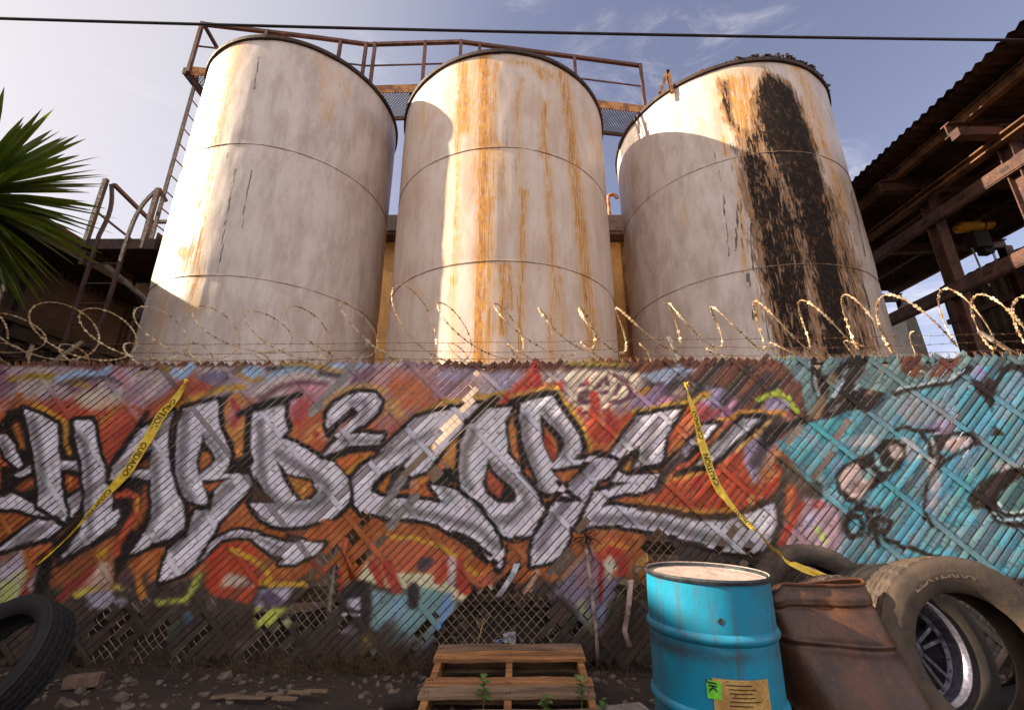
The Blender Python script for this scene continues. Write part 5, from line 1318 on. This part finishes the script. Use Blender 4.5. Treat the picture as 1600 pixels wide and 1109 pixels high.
# ------------------------------------------------------------------ tyres
def tyre_mat(name, dust, amt, dark=(38, 35, 34)):
    m, nt, b = new_mat(name)
    tc = nt('ShaderNodeTexCoord').outputs['Object']
    n1 = nt.noise(tc, 5, 6, .65, .3); n2 = nt.noise(tc, 40, 5, .7)
    c = nt.mix(nt.math('MULTIPLY', nt.ramp(n1, .30, .62), amt), lin(*dark), lin(*dust))
    c = nt.mix(nt.ramp(n2, .6, .75, 0, .4), c, lin(dust[0] * .7, dust[1] * .68, dust[2] * .66))
    nt.set(b.inputs['Base Color'], c); b.inputs['Roughness'].default_value = .8
    bp = nt('ShaderNodeBump', i_Strength=.25, i_Distance=.01, i_Height=nt.math('ADD', n1, n2)); nt.set(b.inputs['Normal'], bp.outputs[0])
    return m
def tyre_profile(R, r, w):
    h = w / 2; s = R - r
    out = [(r, -h * .62), (r + .008, -h * .74), (r + s * .12, -h * .80), (r + s * .16, -h * .84), (r + s * .3, -h * .95), (r + s * .5, -h), (r + s * .55, -h * 1.005), (r + s * .72, -h * .97), (r + s * .78, -h * .96), (R - .022, -h * .90), (R - .008, -h * .82)]
    tr = []
    for y0 in (-.72, -.36, .0, .36, .72):
        tr += [(R - .003 * abs(y0) * 2, h * (y0 - .10)), (R - .011, h * (y0 - .07)), (R - .011, h * (y0 + .07)), (R - .003 * abs(y0) * 2, h * (y0 + .10))]
    out += tr + [(a, -y) for a, y in out[::-1]]
    inn = [(r + .004, h * .58), (r + s * .35, h * .80), (R - .045, h * .70), (R - .024, 0), (R - .045, -h * .70), (r + s * .35, -h * .80), (r + .004, -h * .58)]
    return out + inn
def tyre(name, loc, rot, R, r, w, mat_, label):
    t = thing(name, loc, label, 'tyre', None, rot)
    m = MB().lathe(tyre_profile(R, r, w), 280, 'y', closed=True); np_ = len(tyre_profile(R, r, w))
    for i in range(len(m.v)):                     # cross grooves cut into the tread
        x, y, z = m.v[i]; q = math.hypot(x, z)
        if q > R - .0065 and ((i // np_) + int((y / w + .5) * 6)) % 7 < 2:
            k = (q - .006) / q; m.v[i] = (x * k, y, z * k)
    m.build('tyre_casing', mat_, t, True, local=True)
    return t
def face(to_x, to_y, to_z, spin=0):
    """rotation that points the local -y axis (the outer sidewall) along the given direction"""
    return Vector((-to_x, -to_y, -to_z)).to_track_quat('Y', 'Z').to_euler()
M_ty_dark = tyre_mat('dark_rubber', (36, 32, 30), .4, (17, 16, 16)); M_ty_dust = tyre_mat('dusty_rubber', (90, 72, 58), .8, (46, 40, 36)); M_ty_mid = tyre_mat('worn_rubber', (110, 92, 78), .7, (48, 43, 41))
tyre('tyre', (-3.0, 3.02, .30), face(-.16, -.84, .52), .36, .25, .22, M_ty_dark, 'dark tyre standing at the far left in front of the fence')
tyre('tyre', (2.03, 3.38, .545), face(-.12, -.97, .10), .375, .235, .24, M_ty_mid, 'black tyre leaning on the fence behind the drums with yellow tape lying over it')
tyre('tyre', (2.12, 3.22, .165), face(.1, .1, -1), .36, .22, .22, M_ty_mid, 'tyre lying flat on the ground under the leaning black tyre')
tyre('tyre', (2.86, 3.22, .38), face(-.35, -.9, .3), .40, .24, .24, M_ty_dark, 'dark tyre added behind the wheel to darken the hole of the large dusty tyre')  # invented tyre; dark rubber stands in for the gloom inside the hole
tyre('tyre', (1.93, 2.95, .44), face(.10, -.98, .12), .345, .21, .20, M_ty_dust, 'small dusty tyre wedged behind the rusty drum, between the black tyre and the big tyre')
big = tyre('tyre', (2.33, 2.66, .455), face(-.05, -.98, .16), .465, .285, .25, M_ty_dust, 'large dusty brown tyre standing at the right, in front of the wheel with silver spokes')
# wheel with alloy rim
M_alloy = worn('alloy_rim', (140, 136, 150), (104, 100, 112), 8, .45, .65, .32, .7, .05); M_rimdark = worn('rim_dark', (52, 50, 54), (40, 38, 42), 8, rough=.4, bump=.05)
wr = thing('car_wheel', (2.27, 2.98, .40), 'dark car wheel with silver alloy spokes seen through the hole of the large dusty tyre', 'wheel', None, face(.10, -.97, .2))
MB().lathe(tyre_profile(.44, .27, .24), 128, 'y', closed=True).build('tyre_casing', tyre_mat('wheel_rubber', (74, 62, 52), .5, (34, 31, 30)), wr, True, local=True)
rm = MB().lathe([(.274, -.112), (.279, -.108), (.276, -.094), (.262, -.09), (.254, -.075), (.248, -.04), (.24, .06), (.25, .09), (.244, .095), (.232, .055), (.24, -.045), (.246, -.082), (.256, -.104), (.268, -.113)], 96, 'y', closed=True).build('rim', M_alloy, wr, True, local=True)
m = MB().lathe([(.236, -.035), (.212, -.03), (.212, -.022), (.236, -.026)], 72, 'y', closed=True)
for k in range(24):
    a = 2 * PI * k / 24; m.tube([(.224 * math.cos(a), -.033, .224 * math.sin(a)), (.224 * math.cos(a), -.042, .224 * math.sin(a))], .006, 6)
m.build('bolt_ring', M_alloy, wr, local=True)
for k in range(5):
    m = MB()
    for dd in (-.13, .13):
        a = 2 * PI * k / 5 + .35; a2 = a + dd * 1.25
        p0 = Vector((.05 * math.cos(a), -.05, .05 * math.sin(a))) + Vector((-math.sin(a), 0, math.cos(a))) * dd * .12; p1 = Vector((.226 * math.cos(a2), -.03, .226 * math.sin(a2)))
        m.bar(p0, p1, .018, .03, (0, 1, 0))
    m.build('spoke', M_alloy, wr, local=True)
MB().lathe([(.0, -.07), (.03, -.068), (.055, -.055), (.06, -.02), (.06, .04)], 32, 'y').build('hub', M_alloy, wr, True, local=True)
MB().lathe([(.0, .05), (.235, .05)], 48, 'y').build('brake_shield', M_rimdark, wr, local=True)

def text_mesh(txt, size):
    cu = bpy.data.curves.new('lettering', 'FONT'); cu.body = txt; cu.size = size; cu.align_x = 'LEFT'; cu.offset = size * .016; cu.resolution_u = 3
    ob = bpy.data.objects.new('lettering', cu); COL.objects.link(ob)
    bpy.context.view_layer.update()
    me = bpy.data.meshes.new_from_object(ob.evaluated_get(bpy.context.evaluated_depsgraph_get()))
    vs = [tuple(v.co) for v in me.vertices]; fs = [tuple(p.vertices) for p in me.polygons]
    bpy.data.objects.remove(ob); bpy.data.curves.remove(cu); bpy.data.meshes.remove(me)
    return vs, fs
# raised sidewall lettering on the big tyre
vs, fs = text_mesh('LEXTERRA', .052); m = MB(); rr = .375
out = []
for x, y, z in vs:
    a = math.radians(128) - x * 1.45 / rr; q = rr - .018 + y
    out.append((q * math.cos(a), -.1245, q * math.sin(a)))
n0 = len(out); base = [(x, -.122, z) for x, y, z in out]
ed = {}
for f in fs:
    for a, b_ in zip(f, f[1:] + f[:1]): ed[(a, b_)] = 1
side = [(a, b_, b_ + n0, a + n0) for a, b_ in ed if (b_, a) not in ed]
m.add(out + base, fs + side); m.build('sidewall_lettering', tyre_mat('raised_rubber', (114, 94, 76), .9, (60, 50, 44)), big, local=True)

# ------------------------------------------------------------------ drums
M_blue, nt, b = new_mat('blue_drum_paint')
tc = nt('ShaderNodeTexCoord').outputs['Object']
n1 = nt.noise(tc, 3.2, 6, .6, .4); n2 = nt.noise(tc, 34, 5, .7); n3 = nt.noise(nt.vec(tc, (8, 8, .8)), 3, 5, .65)
c = nt.mix(nt.ramp(n1, .36, .64), lin(20, 138, 172), lin(36, 120, 146)); c = nt.mix(nt.ramp(n3, .46, .72, 0, .7), c, lin(62, 92, 104)); c = nt.mix(nt.ramp(n2, .64, .74, 0, .8), c, lin(60, 50, 46))
sx = nt('ShaderNodeSeparateXYZ'); nt.set(sx.inputs[0], tc)
for zc, hw in ((.60, .045), (.32, .04)):   # grime under the rolling hoops
    k = nt.math('MULTIPLY', nt.ramp(nt.math('ABSOLUTE', nt.math('SUBTRACT', sx.outputs[2], zc)), 0, hw, 1, 0), nt.ramp(n1, .38, .60))
    c = nt.mix(nt.math('MULTIPLY', k, .75), c, lin(58, 56, 56))
n4 = nt.noise(tc, 16, 7, .75)
for zc, hw in ((.658, .024), (.377, .024), (.868, .02)):   # paint scraped to rust on the ribs and rim
    k = nt.math('MULTIPLY', nt.ramp(nt.math('ABSOLUTE', nt.math('SUBTRACT', sx.outputs[2], zc)), 0, hw, 1, 0), nt.ramp(n4, .54, .66))
    c = nt.mix(nt.math('MULTIPLY', k, .85), c, lin(96, 66, 50))
c = nt.mix(nt.ramp(n4, .69, .74, 0, .8), c, lin(84, 60, 48))
nt.set(b.inputs['Base Color'], c); nt.set(b.inputs['Roughness'], nt.ramp(n3, .3, .7, .32, .52)); b.inputs['Specular IOR Level'].default_value = .5
bp = nt('ShaderNodeBump', i_Strength=.2, i_Distance=.02, i_Height=nt.math('ADD', n1, nt.math('MULTIPLY', n2, .2))); nt.set(b.inputs['Normal'], bp.outputs[0])
M_lid = worn('drum_lid_dusty', (178, 158, 148), (150, 130, 120), 5, .4, .65, .6, 0, .1, c3=(112, 98, 92), s3=16)
M_band = worn('drum_band', (62, 66, 70), (40, 44, 48), 9, .4, .62, .45, .4, .1)
DR = .277; DH = .885
dr_ = thing('steel_drum', (.925, 2.41, .0), 'bright blue steel drum with a dusty white lid and a tan paper label', 'drum', 'steel drums', (math.radians(.8), math.radians(.9), 0))
prof = [(.0, .01), (DR - .01, .01), (DR, .02), (DR, .145)] + [(DR + .013 * math.sin(PI * k / 8) ** .8, .148 + .045 * k / 8) for k in range(9)] + [(DR, .196), (DR, .35)] + [(DR + .013 * math.sin(PI * k / 8) ** .8, .354 + .045 * k / 8) for k in range(9)] + [(DR, .402), (DR, .632)] + [(DR + .013 * math.sin(PI * k / 8) ** .8, .636 + .045 * k / 8) for k in range(9)] + [(DR, .684), (DR, .80), (DR - .002, .872)]
m = MB().lathe(prof, 128)
mv = []
for x, y, z in m.v:                                     # knocks and dents
    a = math.atan2(y, x); d = .009 * math.exp(-(((a + 1.25) / .35) ** 2 + ((z - .74) / .09) ** 2)) + .007 * math.exp(-(((a + 1.9) / .4) ** 2 + ((z - .46) / .07) ** 2)) + .006 * math.exp(-(((a + 1.0) / .25) ** 2 + ((z - .40) / .08) ** 2))
    r = math.hypot(x, y); k = (r - d) / r if r > .2 else 1
    mv.append((x * k, y * k, z))
m.v = mv; body = m.build('body', M_blue, dr_, True, local=True)
MB().lathe([(DR - .004, .868), (DR + .005, .870), (DR + .007, .882), (DR + .002, .889), (DR - .010, .885), (DR - .012, .872)], 128).build('rim_band', M_band, dr_, True, local=True)
MB().lathe([(.0, .874), (.10, .873), (.2, .875), (.24, .870), (DR - .012, .868), (DR - .004, .888), (DR - .0005, .8905)], 96).build('lid', M_lid, dr_, True, local=True)
def wrap(us, zs, R, mat_, name, parent):
    m = MB(); n = 14
    vs = [(R * math.cos(a), R * math.sin(a), z) for z in zs for a in [us[0] + (us[1] - us[0]) * k / n for k in range(n + 1)]]
    w = n + 1
    m.add(vs, [(i*w+k, i*w+k+1, (i+1)*w+k+1, (i+1)*w+k) for i in range(len(zs) - 1) for k in range(n)])
    return m.build(name, mat_, parent, True, local=True)
def wtext(txt, size, f, R, mat_, name, parent):
    vs, fs = text_mesh(txt, size); m = MB(); out = []
    for x, y, z in vs:
        a, zz = f(x, y); out.append((R * math.cos(a), R * math.sin(a), zz))
    m.add(out, fs); return m.build(name, mat_, parent, local=True)
M_paper = worn('tan_label', (198, 160, 92), (170, 128, 72), 14, .42, .62, .8, 0, .05, c3=(126, 96, 62), s3=40); M_grn = worn('green_sticker', (120, 214, 60), (96, 190, 60), 10, rough=.7, bump=0); M_ink = worn('black_ink', (26, 24, 26), (34, 30, 32), 20, rough=.6, bump=0)
f0 = math.atan2(-2.41, -.925)                          # drum angle that faces the lens
def dang(px): return f0 + math.asin(max(-1, min(1, (px - 1108) / 98.0)))
wrap((dang(1102), dang(1176)), [.20, .30, .385, .39, .526], DR + .0035, M_paper, 'paper_label', dr_)
wrap((dang(1094), dang(1113)), [.452, .485, .516], DR + .0055, M_grn, 'green_sticker', dr_)
a1 = dang(1103)
wtext('JK', .042, lambda x, y: (a1 + (y - .016) / DR, .513 - x), DR + .0068, M_ink, 'sticker_lettering', dr_)
for k in range(9):
    L = rng.uniform(.10, .17); u0 = dang(1118 + rng.uniform(0, 8)); zz = .505 - .014 * k
    wrap((u0, u0 + L / DR * .8), [zz, zz + .0035], DR + .0052, M_dkwood if k % 3 else M_ink, 'print_line', dr_)
hx = dang(1122); hm = MB(); R_ = DR + .0012; hv = [(R_ * math.cos(hx), R_ * math.sin(hx), .733)]
for k in range(22):
    q = 2 * PI * k / 22; rr_ = rng.uniform(.72, 1.15)
    aa = hx + .042 * math.cos(q) * rr_; hv.append((R_ * math.cos(aa), R_ * math.sin(aa), .733 + .015 * math.sin(q) * rr_))
hm.add(hv, [(0, 1 + k, 1 + (k + 1) % 22) for k in range(22)]); hm.build('rust_hole', M_tar, dr_, local=True)

# crushed rusty drum
M_rust, nt, b = new_mat('rusty_drum')
tc = nt('ShaderNodeTexCoord').outputs['Object']
n1 = nt.noise(tc, 3, 7, .62, .3); n2 = nt.noise(tc, 50, 5, .7)
n1 = nt.noise(nt.vec(tc, (5, 5, .9)), 1.6, 8, .7, .4)
c = nt.mix(nt.ramp(n1, .36, .64), lin(88, 52, 30), lin(56, 35, 25)); c = nt.mix(nt.ramp(n2, .55, .72, 0, .55), c, lin(124, 76, 42)); c = nt.mix(nt.ramp(nt.noise(tc, 6, 7, .75), .54, .68, 0, .75), c, lin(62, 41, 32))
nt.set(b.inputs['Base Color'], c); b.inputs['Roughness'].default_value = .42; b.inputs['Metallic'].default_value = .1
bp = nt('ShaderNodeBump', i_Strength=.2, i_Distance=.01, i_Height=n2); nt.set(b.inputs['Normal'], bp.outputs[0])
rd = thing('steel_drum', (1.66, 2.60, 0), 'crushed rust-brown steel drum with a pinched top, leaning beside the blue drum', 'drum', 'steel drums')
n = 96; hs = np.concatenate([np.linspace(0, .50, 40), np.linspace(.505, .60, 20), np.linspace(.61, .68, 8), np.linspace(.684, .79, 26)]); vs = []
def sstep(x): x = max(0, min(1, x)); return x * x * (3 - 2 * x)
for h in hs:
    t = h / .79
    rx = .315 - .055 * t; ry = .295 - .262 * sstep((t - .30) / .72)
    cx_ = -.085 * t + .02; cy_ = .02 * t
    for k in range(n):
        a = 2 * PI * k / n; ca, sa = math.cos(a), math.sin(a)
        p = 2.6 + .8 * t
        e = (abs(ca) ** p + abs(sa) ** p) ** (-1 / p)
        x = rx * ca * e; y = ry * sa * e
        hh = h + .02 * ca * t
        rr = .012 * math.exp(-((h - .27) / .014) ** 2) + .010 * math.exp(-((hh - .555) / .012) ** 2) - .012 * math.exp(-((hh - .527) / .016) ** 2)
        fr_ = max(0, -sa) ** .5
        rr = .012 * math.exp(-((h - .27) / .014) ** 2) + (.010 * math.exp(-((hh - .555) / .012) ** 2) - .012 * math.exp(-((hh - .527) / .016) ** 2)) * fr_
        rr += (.008 * math.exp(-((h - .735) / .020) ** 2) - .012 * math.exp(-((h - .692) / .009) ** 2)) * fr_
        x += rr * ca; y += rr * sa
        y += .016 * math.exp(-(((x + .02 - .35 * (h - .62)) / .05) ** 2)) * max(0, -sa) * sstep((h - .5) / .1)
        vs.append((x + cx_, y + cy_ - .03 * sstep((-.16 - x) / .08) * t ** 4, h + (.010 * math.sin(2 * a + .4) + .03 * x) * t - .028 * sstep((-.19 - x) / .06) * t ** 6))
fs = [(i*n+k, i*n+(k+1) % n, (i+1)*n+(k+1) % n, (i+1)*n+k) for i in range(len(hs) - 1) for k in range(n)]
fs.append(tuple(range(n))[::-1])
MB().add(vs, fs).build('body', M_rust, rd, True, local=True)
top = vs[-n:]; cxm = sum(p[0] for p in top) / n; cym = sum(p[1] for p in top) / n
MB().tube([(p[0], p[1], p[2] + .004) for p in top], .0085, 7, closed=True).build('rolled_rim', M_rust, rd, True, local=True)
MB().add([(cxm + (p[0]-cxm) * .97, cym + (p[1]-cym) * .9, p[2] - .02) for p in top], [tuple(range(n))]).build('crushed_lid', M_rust, rd, local=True)

# ------------------------------------------------------------------ caution tapes
M_tape, nt, b = new_mat('caution_tape')
tc = nt('ShaderNodeTexCoord').outputs['Object']; nn = nt.noise(tc, 30, 4, .6)
nt.set(b.inputs['Base Color'], nt.mix(nt.ramp(nn, .4, .7), lin(238, 200, 58), lin(206, 170, 60))); b.inputs['Roughness'].default_value = .4; b.inputs['Specular IOR Level'].default_value = .5
def tape(pts, widths, twist, texts, flip, label):
    """ribbon through 3-D points; width vectors lie in the fence plane, twisting a little"""
    P = [Vector(p) for p in pts]
    dense = []; N_ = 14
    for i in range(len(P) - 1):
        p0 = P[max(0, i-1)]; p1 = P[i]; p2 = P[i+1]; p3 = P[min(len(P)-1, i+2)]
        for k in range(N_):
            t = k / N_
            dense.append((.5*((2*p1)+(p2-p0)*t+(2*p0-5*p1+4*p2-p3)*t*t+(3*p1-p0-3*p2+p3)*t**3), (i + t) / (len(P) - 1)))
    dense.append((P[-1], 1.0))
    fr = []; L = 0
    for i, (p, t) in enumerate(dense):
        d = (dense[min(i+1, len(dense)-1)][0] - dense[max(i-1, 0)][0]).normalized()
        sd = d.cross(Vector((0, -1, 0))).normalized()
        tw = np.interp(t, [k / (len(twist)-1) for k in range(len(twist))], twist); w = np.interp(t, [k / (len(widths)-1) for k in range(len(widths))], widths)
        nr = Vector((0, -1, 0)); nr = (nr - d * nr.dot(d)).normalized()
        s2 = sd * math.cos(tw) + nr * math.sin(tw); n2 = nr * math.cos(tw) - sd * math.sin(tw)
        if i: L += (p - dense[i-1][0]).length
        fr.append((L, p, s2, n2, w, d))
    def at(u, v, lift):
        for a, b_ in zip(fr[:-1], fr[1:]):
            if b_[0] >= u: break
        k = max(0, min(1, (u - a[0]) / max(1e-6, b_[0] - a[0])))
        w = a[4] * (1-k) + b_[4] * k
        return a[1].lerp(b_[1], k) + a[2].lerp(b_[2], k) * v * w + a[3].lerp(b_[3], k) * (lift + .005 * math.sin(v * 5 + u * 17) + .012 * (float(vnoise(np.array(u * 22.), np.array(v * 3. + 7), 3)) - .5))
    m = MB(); vs = []; nu = len(fr)
    for f in fr:
        for v in (-.5, -.25, 0, .25, .5): vs.append(at(f[0], v, 0))
    m.add(vs, [(i*5+k, i*5+k+1, (i+1)*5+k+1, (i+1)*5+k) for i in range(nu - 1) for k in range(4)])
    root = thing('caution_tape', P[0], label, 'tape', 'caution tapes on the fence')
    m.build('ribbon', M_tape, root, True)
    for u0, txt, sz in texts:
        tm = MB()
        vv, ff = text_mesh(txt, 1.0); mx = max(v[0] for v in vv); asp = sz
        out = []
        for x, y, z in vv:
            if not flip: u = u0 + x / mx * asp; v = -(y / .72 - .5) * .62
            else: u = u0 + (1 - x / mx) * asp; v = (y / .72 - .5) * .62
            out.append(at(u, v, .0016))
        tm.add(out, ff); tm.build('tape_lettering', M_ink, root)
    # knot at the top
    k = MB()
    for q in range(5):
        a = rng.uniform(0, 6.3); k.tube([P[0] + Vector((0, -.004, .015)), P[0] + Vector((.03 * math.cos(a), -.012, .03 * math.sin(a) + .02)), P[0] + Vector((.012 * math.sin(a), -.004, .035))], .006, 5)
    k.build('knot', M_tape, root, True)
def fp(px, py, off=.045):
    """point on the fence face under a photo pixel"""
    d = ray(px, py); t = 4.0
    for _ in range(20): t = (yf(d[0] * t) - off) / d[1]
    return Vector((d[0]*t, d[1]*t, H_EYE + d[2]*t))
tape([fp(290, 598), fp(272, 626), fp(250, 652), fp(228, 690), fp(205, 727), fp(183, 754), fp(160, 778), fp(130, 812), fp(95, 850), fp(58, 882)], [.02, .06, .078, .084, .076, .08, .058, .034, .016, .012, .01], [.9, .2, .1, .15, .1, .3, .6, .9, 1.1, 1.1],
     [(.16, 'CAUTION', .30), (.58, 'CUIDADO', .30), (1.02, 'CAUTION', .28)], False, 'yellow caution tape slanting down to the left across the left part of the graffiti')
back = Vector((2.03, 3.38, .545))
tape([fp(1072, 604), fp(1083, 640), fp(1097, 690), fp(1110, 735), fp(1128, 770), fp(1150, 798, .06), fp(1180, 828, .12), at_y(1208, 856, 3.36), at_y(1232, 876, 3.14), at_y(1262, 890, 3.08), at_y(1294, 902, 3.05)], [.02, .06, .075, .075, .07, .045, .05, .06, .06, .05, .04], [1.0, .4, .2, .15, .2, .6, .4, .3, .5, .6, .6],
     [(.22, 'CUIDADO', .24), (.58, 'CAUTION', .26), (1.05, 'CAUTION', .22), (1.36, 'CAUTION', .26)], True, 'yellow caution tape hanging down to the right and draped over the black tyre')

# torn strips hanging on the mesh
M_shred = worn('torn_slat', (176, 150, 140), (120, 96, 90), 12, .4, .6, .6, 0, .1)
def shred(pts, w, label, mat_):
    m = MB(); vs = []
    for i, p in enumerate(pts):
        tw = .5 * math.sin(i * 1.1); vs += [p + Vector((-w/2 * math.cos(tw), w/2 * math.sin(tw), 0)), p + Vector((w/2 * math.cos(tw), -w/2 * math.sin(tw), 0))]
    m.add(vs, [(2*i, 2*i+1, 2*i+3, 2*i+2) for i in range(len(pts) - 1)])
    o = m.build('torn_strip', mat_, None, True); s = o.modifiers.new('thickness', 'SOLIDIFY'); s.thickness = .0015
    return tag(o, label, 'torn strip', 'torn strips hanging on the fence')
shred([fp(915, 838, .05), fp(917, 870, .06), fp(921, 900, .07), fp(926, 940, .07), fp(932, 985, .06), fp(934, 1040, .05)], .032, 'long torn plastic strip hanging from a twisted knot on the fence, right of the pallet', M_shred)
shred([fp(808, 880, .05), fp(802, 896, .06), fp(790, 915, .06), fp(778, 932, .05)], .05, 'white torn slat end curling out below the silver letters, above the pallet', M_litter)
shred([fp(986, 905, .05), fp(982, 950, .06), fp(976, 985, .06), fp(984, 1010, .07)], .04, 'brown torn slat end hanging just left of the blue drum', M_shred)
shred([fp(540, 840, .05), fp(536, 862, .06), fp(545, 880, .06), fp(552, 905, .05)], .05, 'orange torn slat scrap crossed over the hole under the silver letters', worn('orange_scrap', (186, 92, 56), (150, 70, 48), 12, bump=.1))
m = MB()
for k in range(26):
    q = fp(915, 838, .05); d = Vector((rng.normal(0, .05), -abs(rng.normal(0, .02)), rng.normal(0, .04)))
    m.tube([q + d * .2, q + d, q + d * 1.2 + Vector((rng.normal(0, .02), 0, -.03))], .003, 4)
tag(m.build('tangled_twigs', M_dkwood), 'tangle of dark twigs and twine caught in the fence above the long torn strip', 'twigs')

# ------------------------------------------------------------------ yucca
M_yuc, nt, b = new_mat('yucca_leaf')
nt.set(b.inputs['Base Color'], nt.mix(nt.ramp(nt.noise(nt('ShaderNodeTexCoord').outputs['Object'], 5, 4), .35, .65), lin(34, 52, 20), lin(70, 86, 32))); b.inputs['Roughness'].default_value = .42
tr_ = nt('ShaderNodeBsdfTranslucent', lin(110, 130, 24)); mx = nt('ShaderNodeMixShader', .28); nt.set(mx.inputs[1], b.outputs[0]); nt.set(mx.inputs[2], tr_.outputs[0]); nt.set(nt.n['Material Output'].inputs[0], mx.outputs[0])
M_bark = worn('yucca_bark', (112, 92, 74), (76, 60, 50), 7, .4, .6, .9, 0, .5, stretch=(1, 1, 3))
cy_ = 3.35; q = at_y(-46, 310, cy_); cen = Vector((q.x, cy_, q.z))
yu = thing('yucca', (cen.x - .1, cy_ + .05, 0), 'spiky green yucca crown at the left edge, dark against the bright sky', 'plant')
MB().tube([(cen.x - .15, cy_ + .1, -.05), (cen.x - .12, cy_ + .06, 1.6), (cen.x - .05, cy_, 3.2), cen - Vector((0, 0, .15))], [.17, .13, .12, .12], 14).build('trunk', M_bark, yu, True)
m = MB(); r = np.random.default_rng(21)
for k in range(250):
    th = r.uniform(0, 2 * PI); el = math.asin(r.uniform(-.80, .97)); 
    d = Vector((math.cos(el) * math.cos(th), math.cos(el) * math.sin(th), math.sin(el)))
    L = r.uniform(.72, .97) * (1 - .08 * max(0, -d.z)); w = r.uniform(.026, .038)
    sd = d.cross(Vector((0, 0, 1))); sd = sd.normalized() if sd.length > .05 else Vector((1, 0, 0)); sd = (sd * math.cos(.5 * r.normal()) + d.cross(sd) * math.sin(.5 * r.normal())).normalized(); up = sd.cross(d).normalized()
    dr = Vector((0, 0, -1)) * r.uniform(.02, .10) * (1.2 if d.z < .2 else .5)
    o = len(m.v); base = cen + d * .06 + Vector((0, 0, (d.z) * .12))
    for t, ww in ((0, .6), (.15, .8), (.35, 1.0), (.55, .95), (.75, .68), (.9, .32), (1, .02)):
        c = base + d * L * t + dr * L * t * t
        m.v += [tuple(c - sd * w * ww + up * w * ww * .45), tuple(c), tuple(c + sd * w * ww + up * w * ww * .45)]
    for q_ in range(6):
        for e in (0, 1): m.f.append((o+3*q_+e, o+3*q_+e+1, o+3*q_+e+4, o+3*q_+e+3))
m.build('leaf_crown', M_yuc, yu, True)

# ------------------------------------------------------------------ sky and sun
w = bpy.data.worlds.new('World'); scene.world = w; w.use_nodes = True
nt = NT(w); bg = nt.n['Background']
sky = nt('ShaderNodeTexSky', sky_type='NISHITA', sun_disc=False); sky.sun_elevation = SUN_EL; sky.sun_rotation = math.radians(-93); sky.air_density = 1.0; sky.dust_density = 2.2; sky.ozone_density = 1.4
d = nt('ShaderNodeTexCoord').outputs['Generated']
sx = nt('ShaderNodeSeparateXYZ'); nt.set(sx.inputs[0], d)
# thin cirrus wisps; unseen cloud bank behind the camera added as fill light
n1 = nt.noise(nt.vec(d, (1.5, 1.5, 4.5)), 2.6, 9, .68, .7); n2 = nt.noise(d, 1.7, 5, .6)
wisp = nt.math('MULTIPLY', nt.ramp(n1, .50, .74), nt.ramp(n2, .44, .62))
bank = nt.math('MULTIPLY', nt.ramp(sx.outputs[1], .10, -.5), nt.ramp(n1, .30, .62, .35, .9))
glow = nt('ShaderNodeVectorMath', operation='DOT_PRODUCT'); nt.set(glow.inputs[0], d); glow.inputs[1].default_value = (-math.cos(SUN_EL), 0, math.sin(SUN_EL)); glow = nt.ramp(glow.outputs['Value'], .35, .97, 0, .75)
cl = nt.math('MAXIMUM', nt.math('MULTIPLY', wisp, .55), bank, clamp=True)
hs = nt('ShaderNodeHueSaturation', i_Color=sky.outputs[0], i_Saturation=.78); 
tint = nt.mix(1.0, hs.outputs[0], (1.10, .96, 1.02, 1)); tint.node.blend_type = 'MULTIPLY'
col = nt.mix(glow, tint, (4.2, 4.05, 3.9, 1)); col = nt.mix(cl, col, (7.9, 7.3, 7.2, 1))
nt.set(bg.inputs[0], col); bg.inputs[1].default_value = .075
sd_ = bpy.data.lights.new('sun', 'SUN'); sd_.energy = 5.0; sd_.angle = math.radians(.55); sd_.color = (1.0, .86, .66)
so = bpy.data.objects.new('sun', sd_); COL.objects.link(so)
SB = math.radians(3.0)     # the sun stands a little to the street side of the tank row
so.rotation_euler = Vector((math.cos(SUN_EL) * math.cos(SB), math.cos(SUN_EL) * math.sin(SB), -math.sin(SUN_EL))).to_track_quat('-Z', 'Y').to_euler()
scene.view_settings.view_transform = 'Standard'; scene.view_settings.look = 'None'
scene.view_settings.exposure = 1.4; scene.view_settings.gamma = 1
scene.render.engine = 'CYCLES'
scene.cycles.max_bounces = 6
bpy.data.orphans_purge if False else None
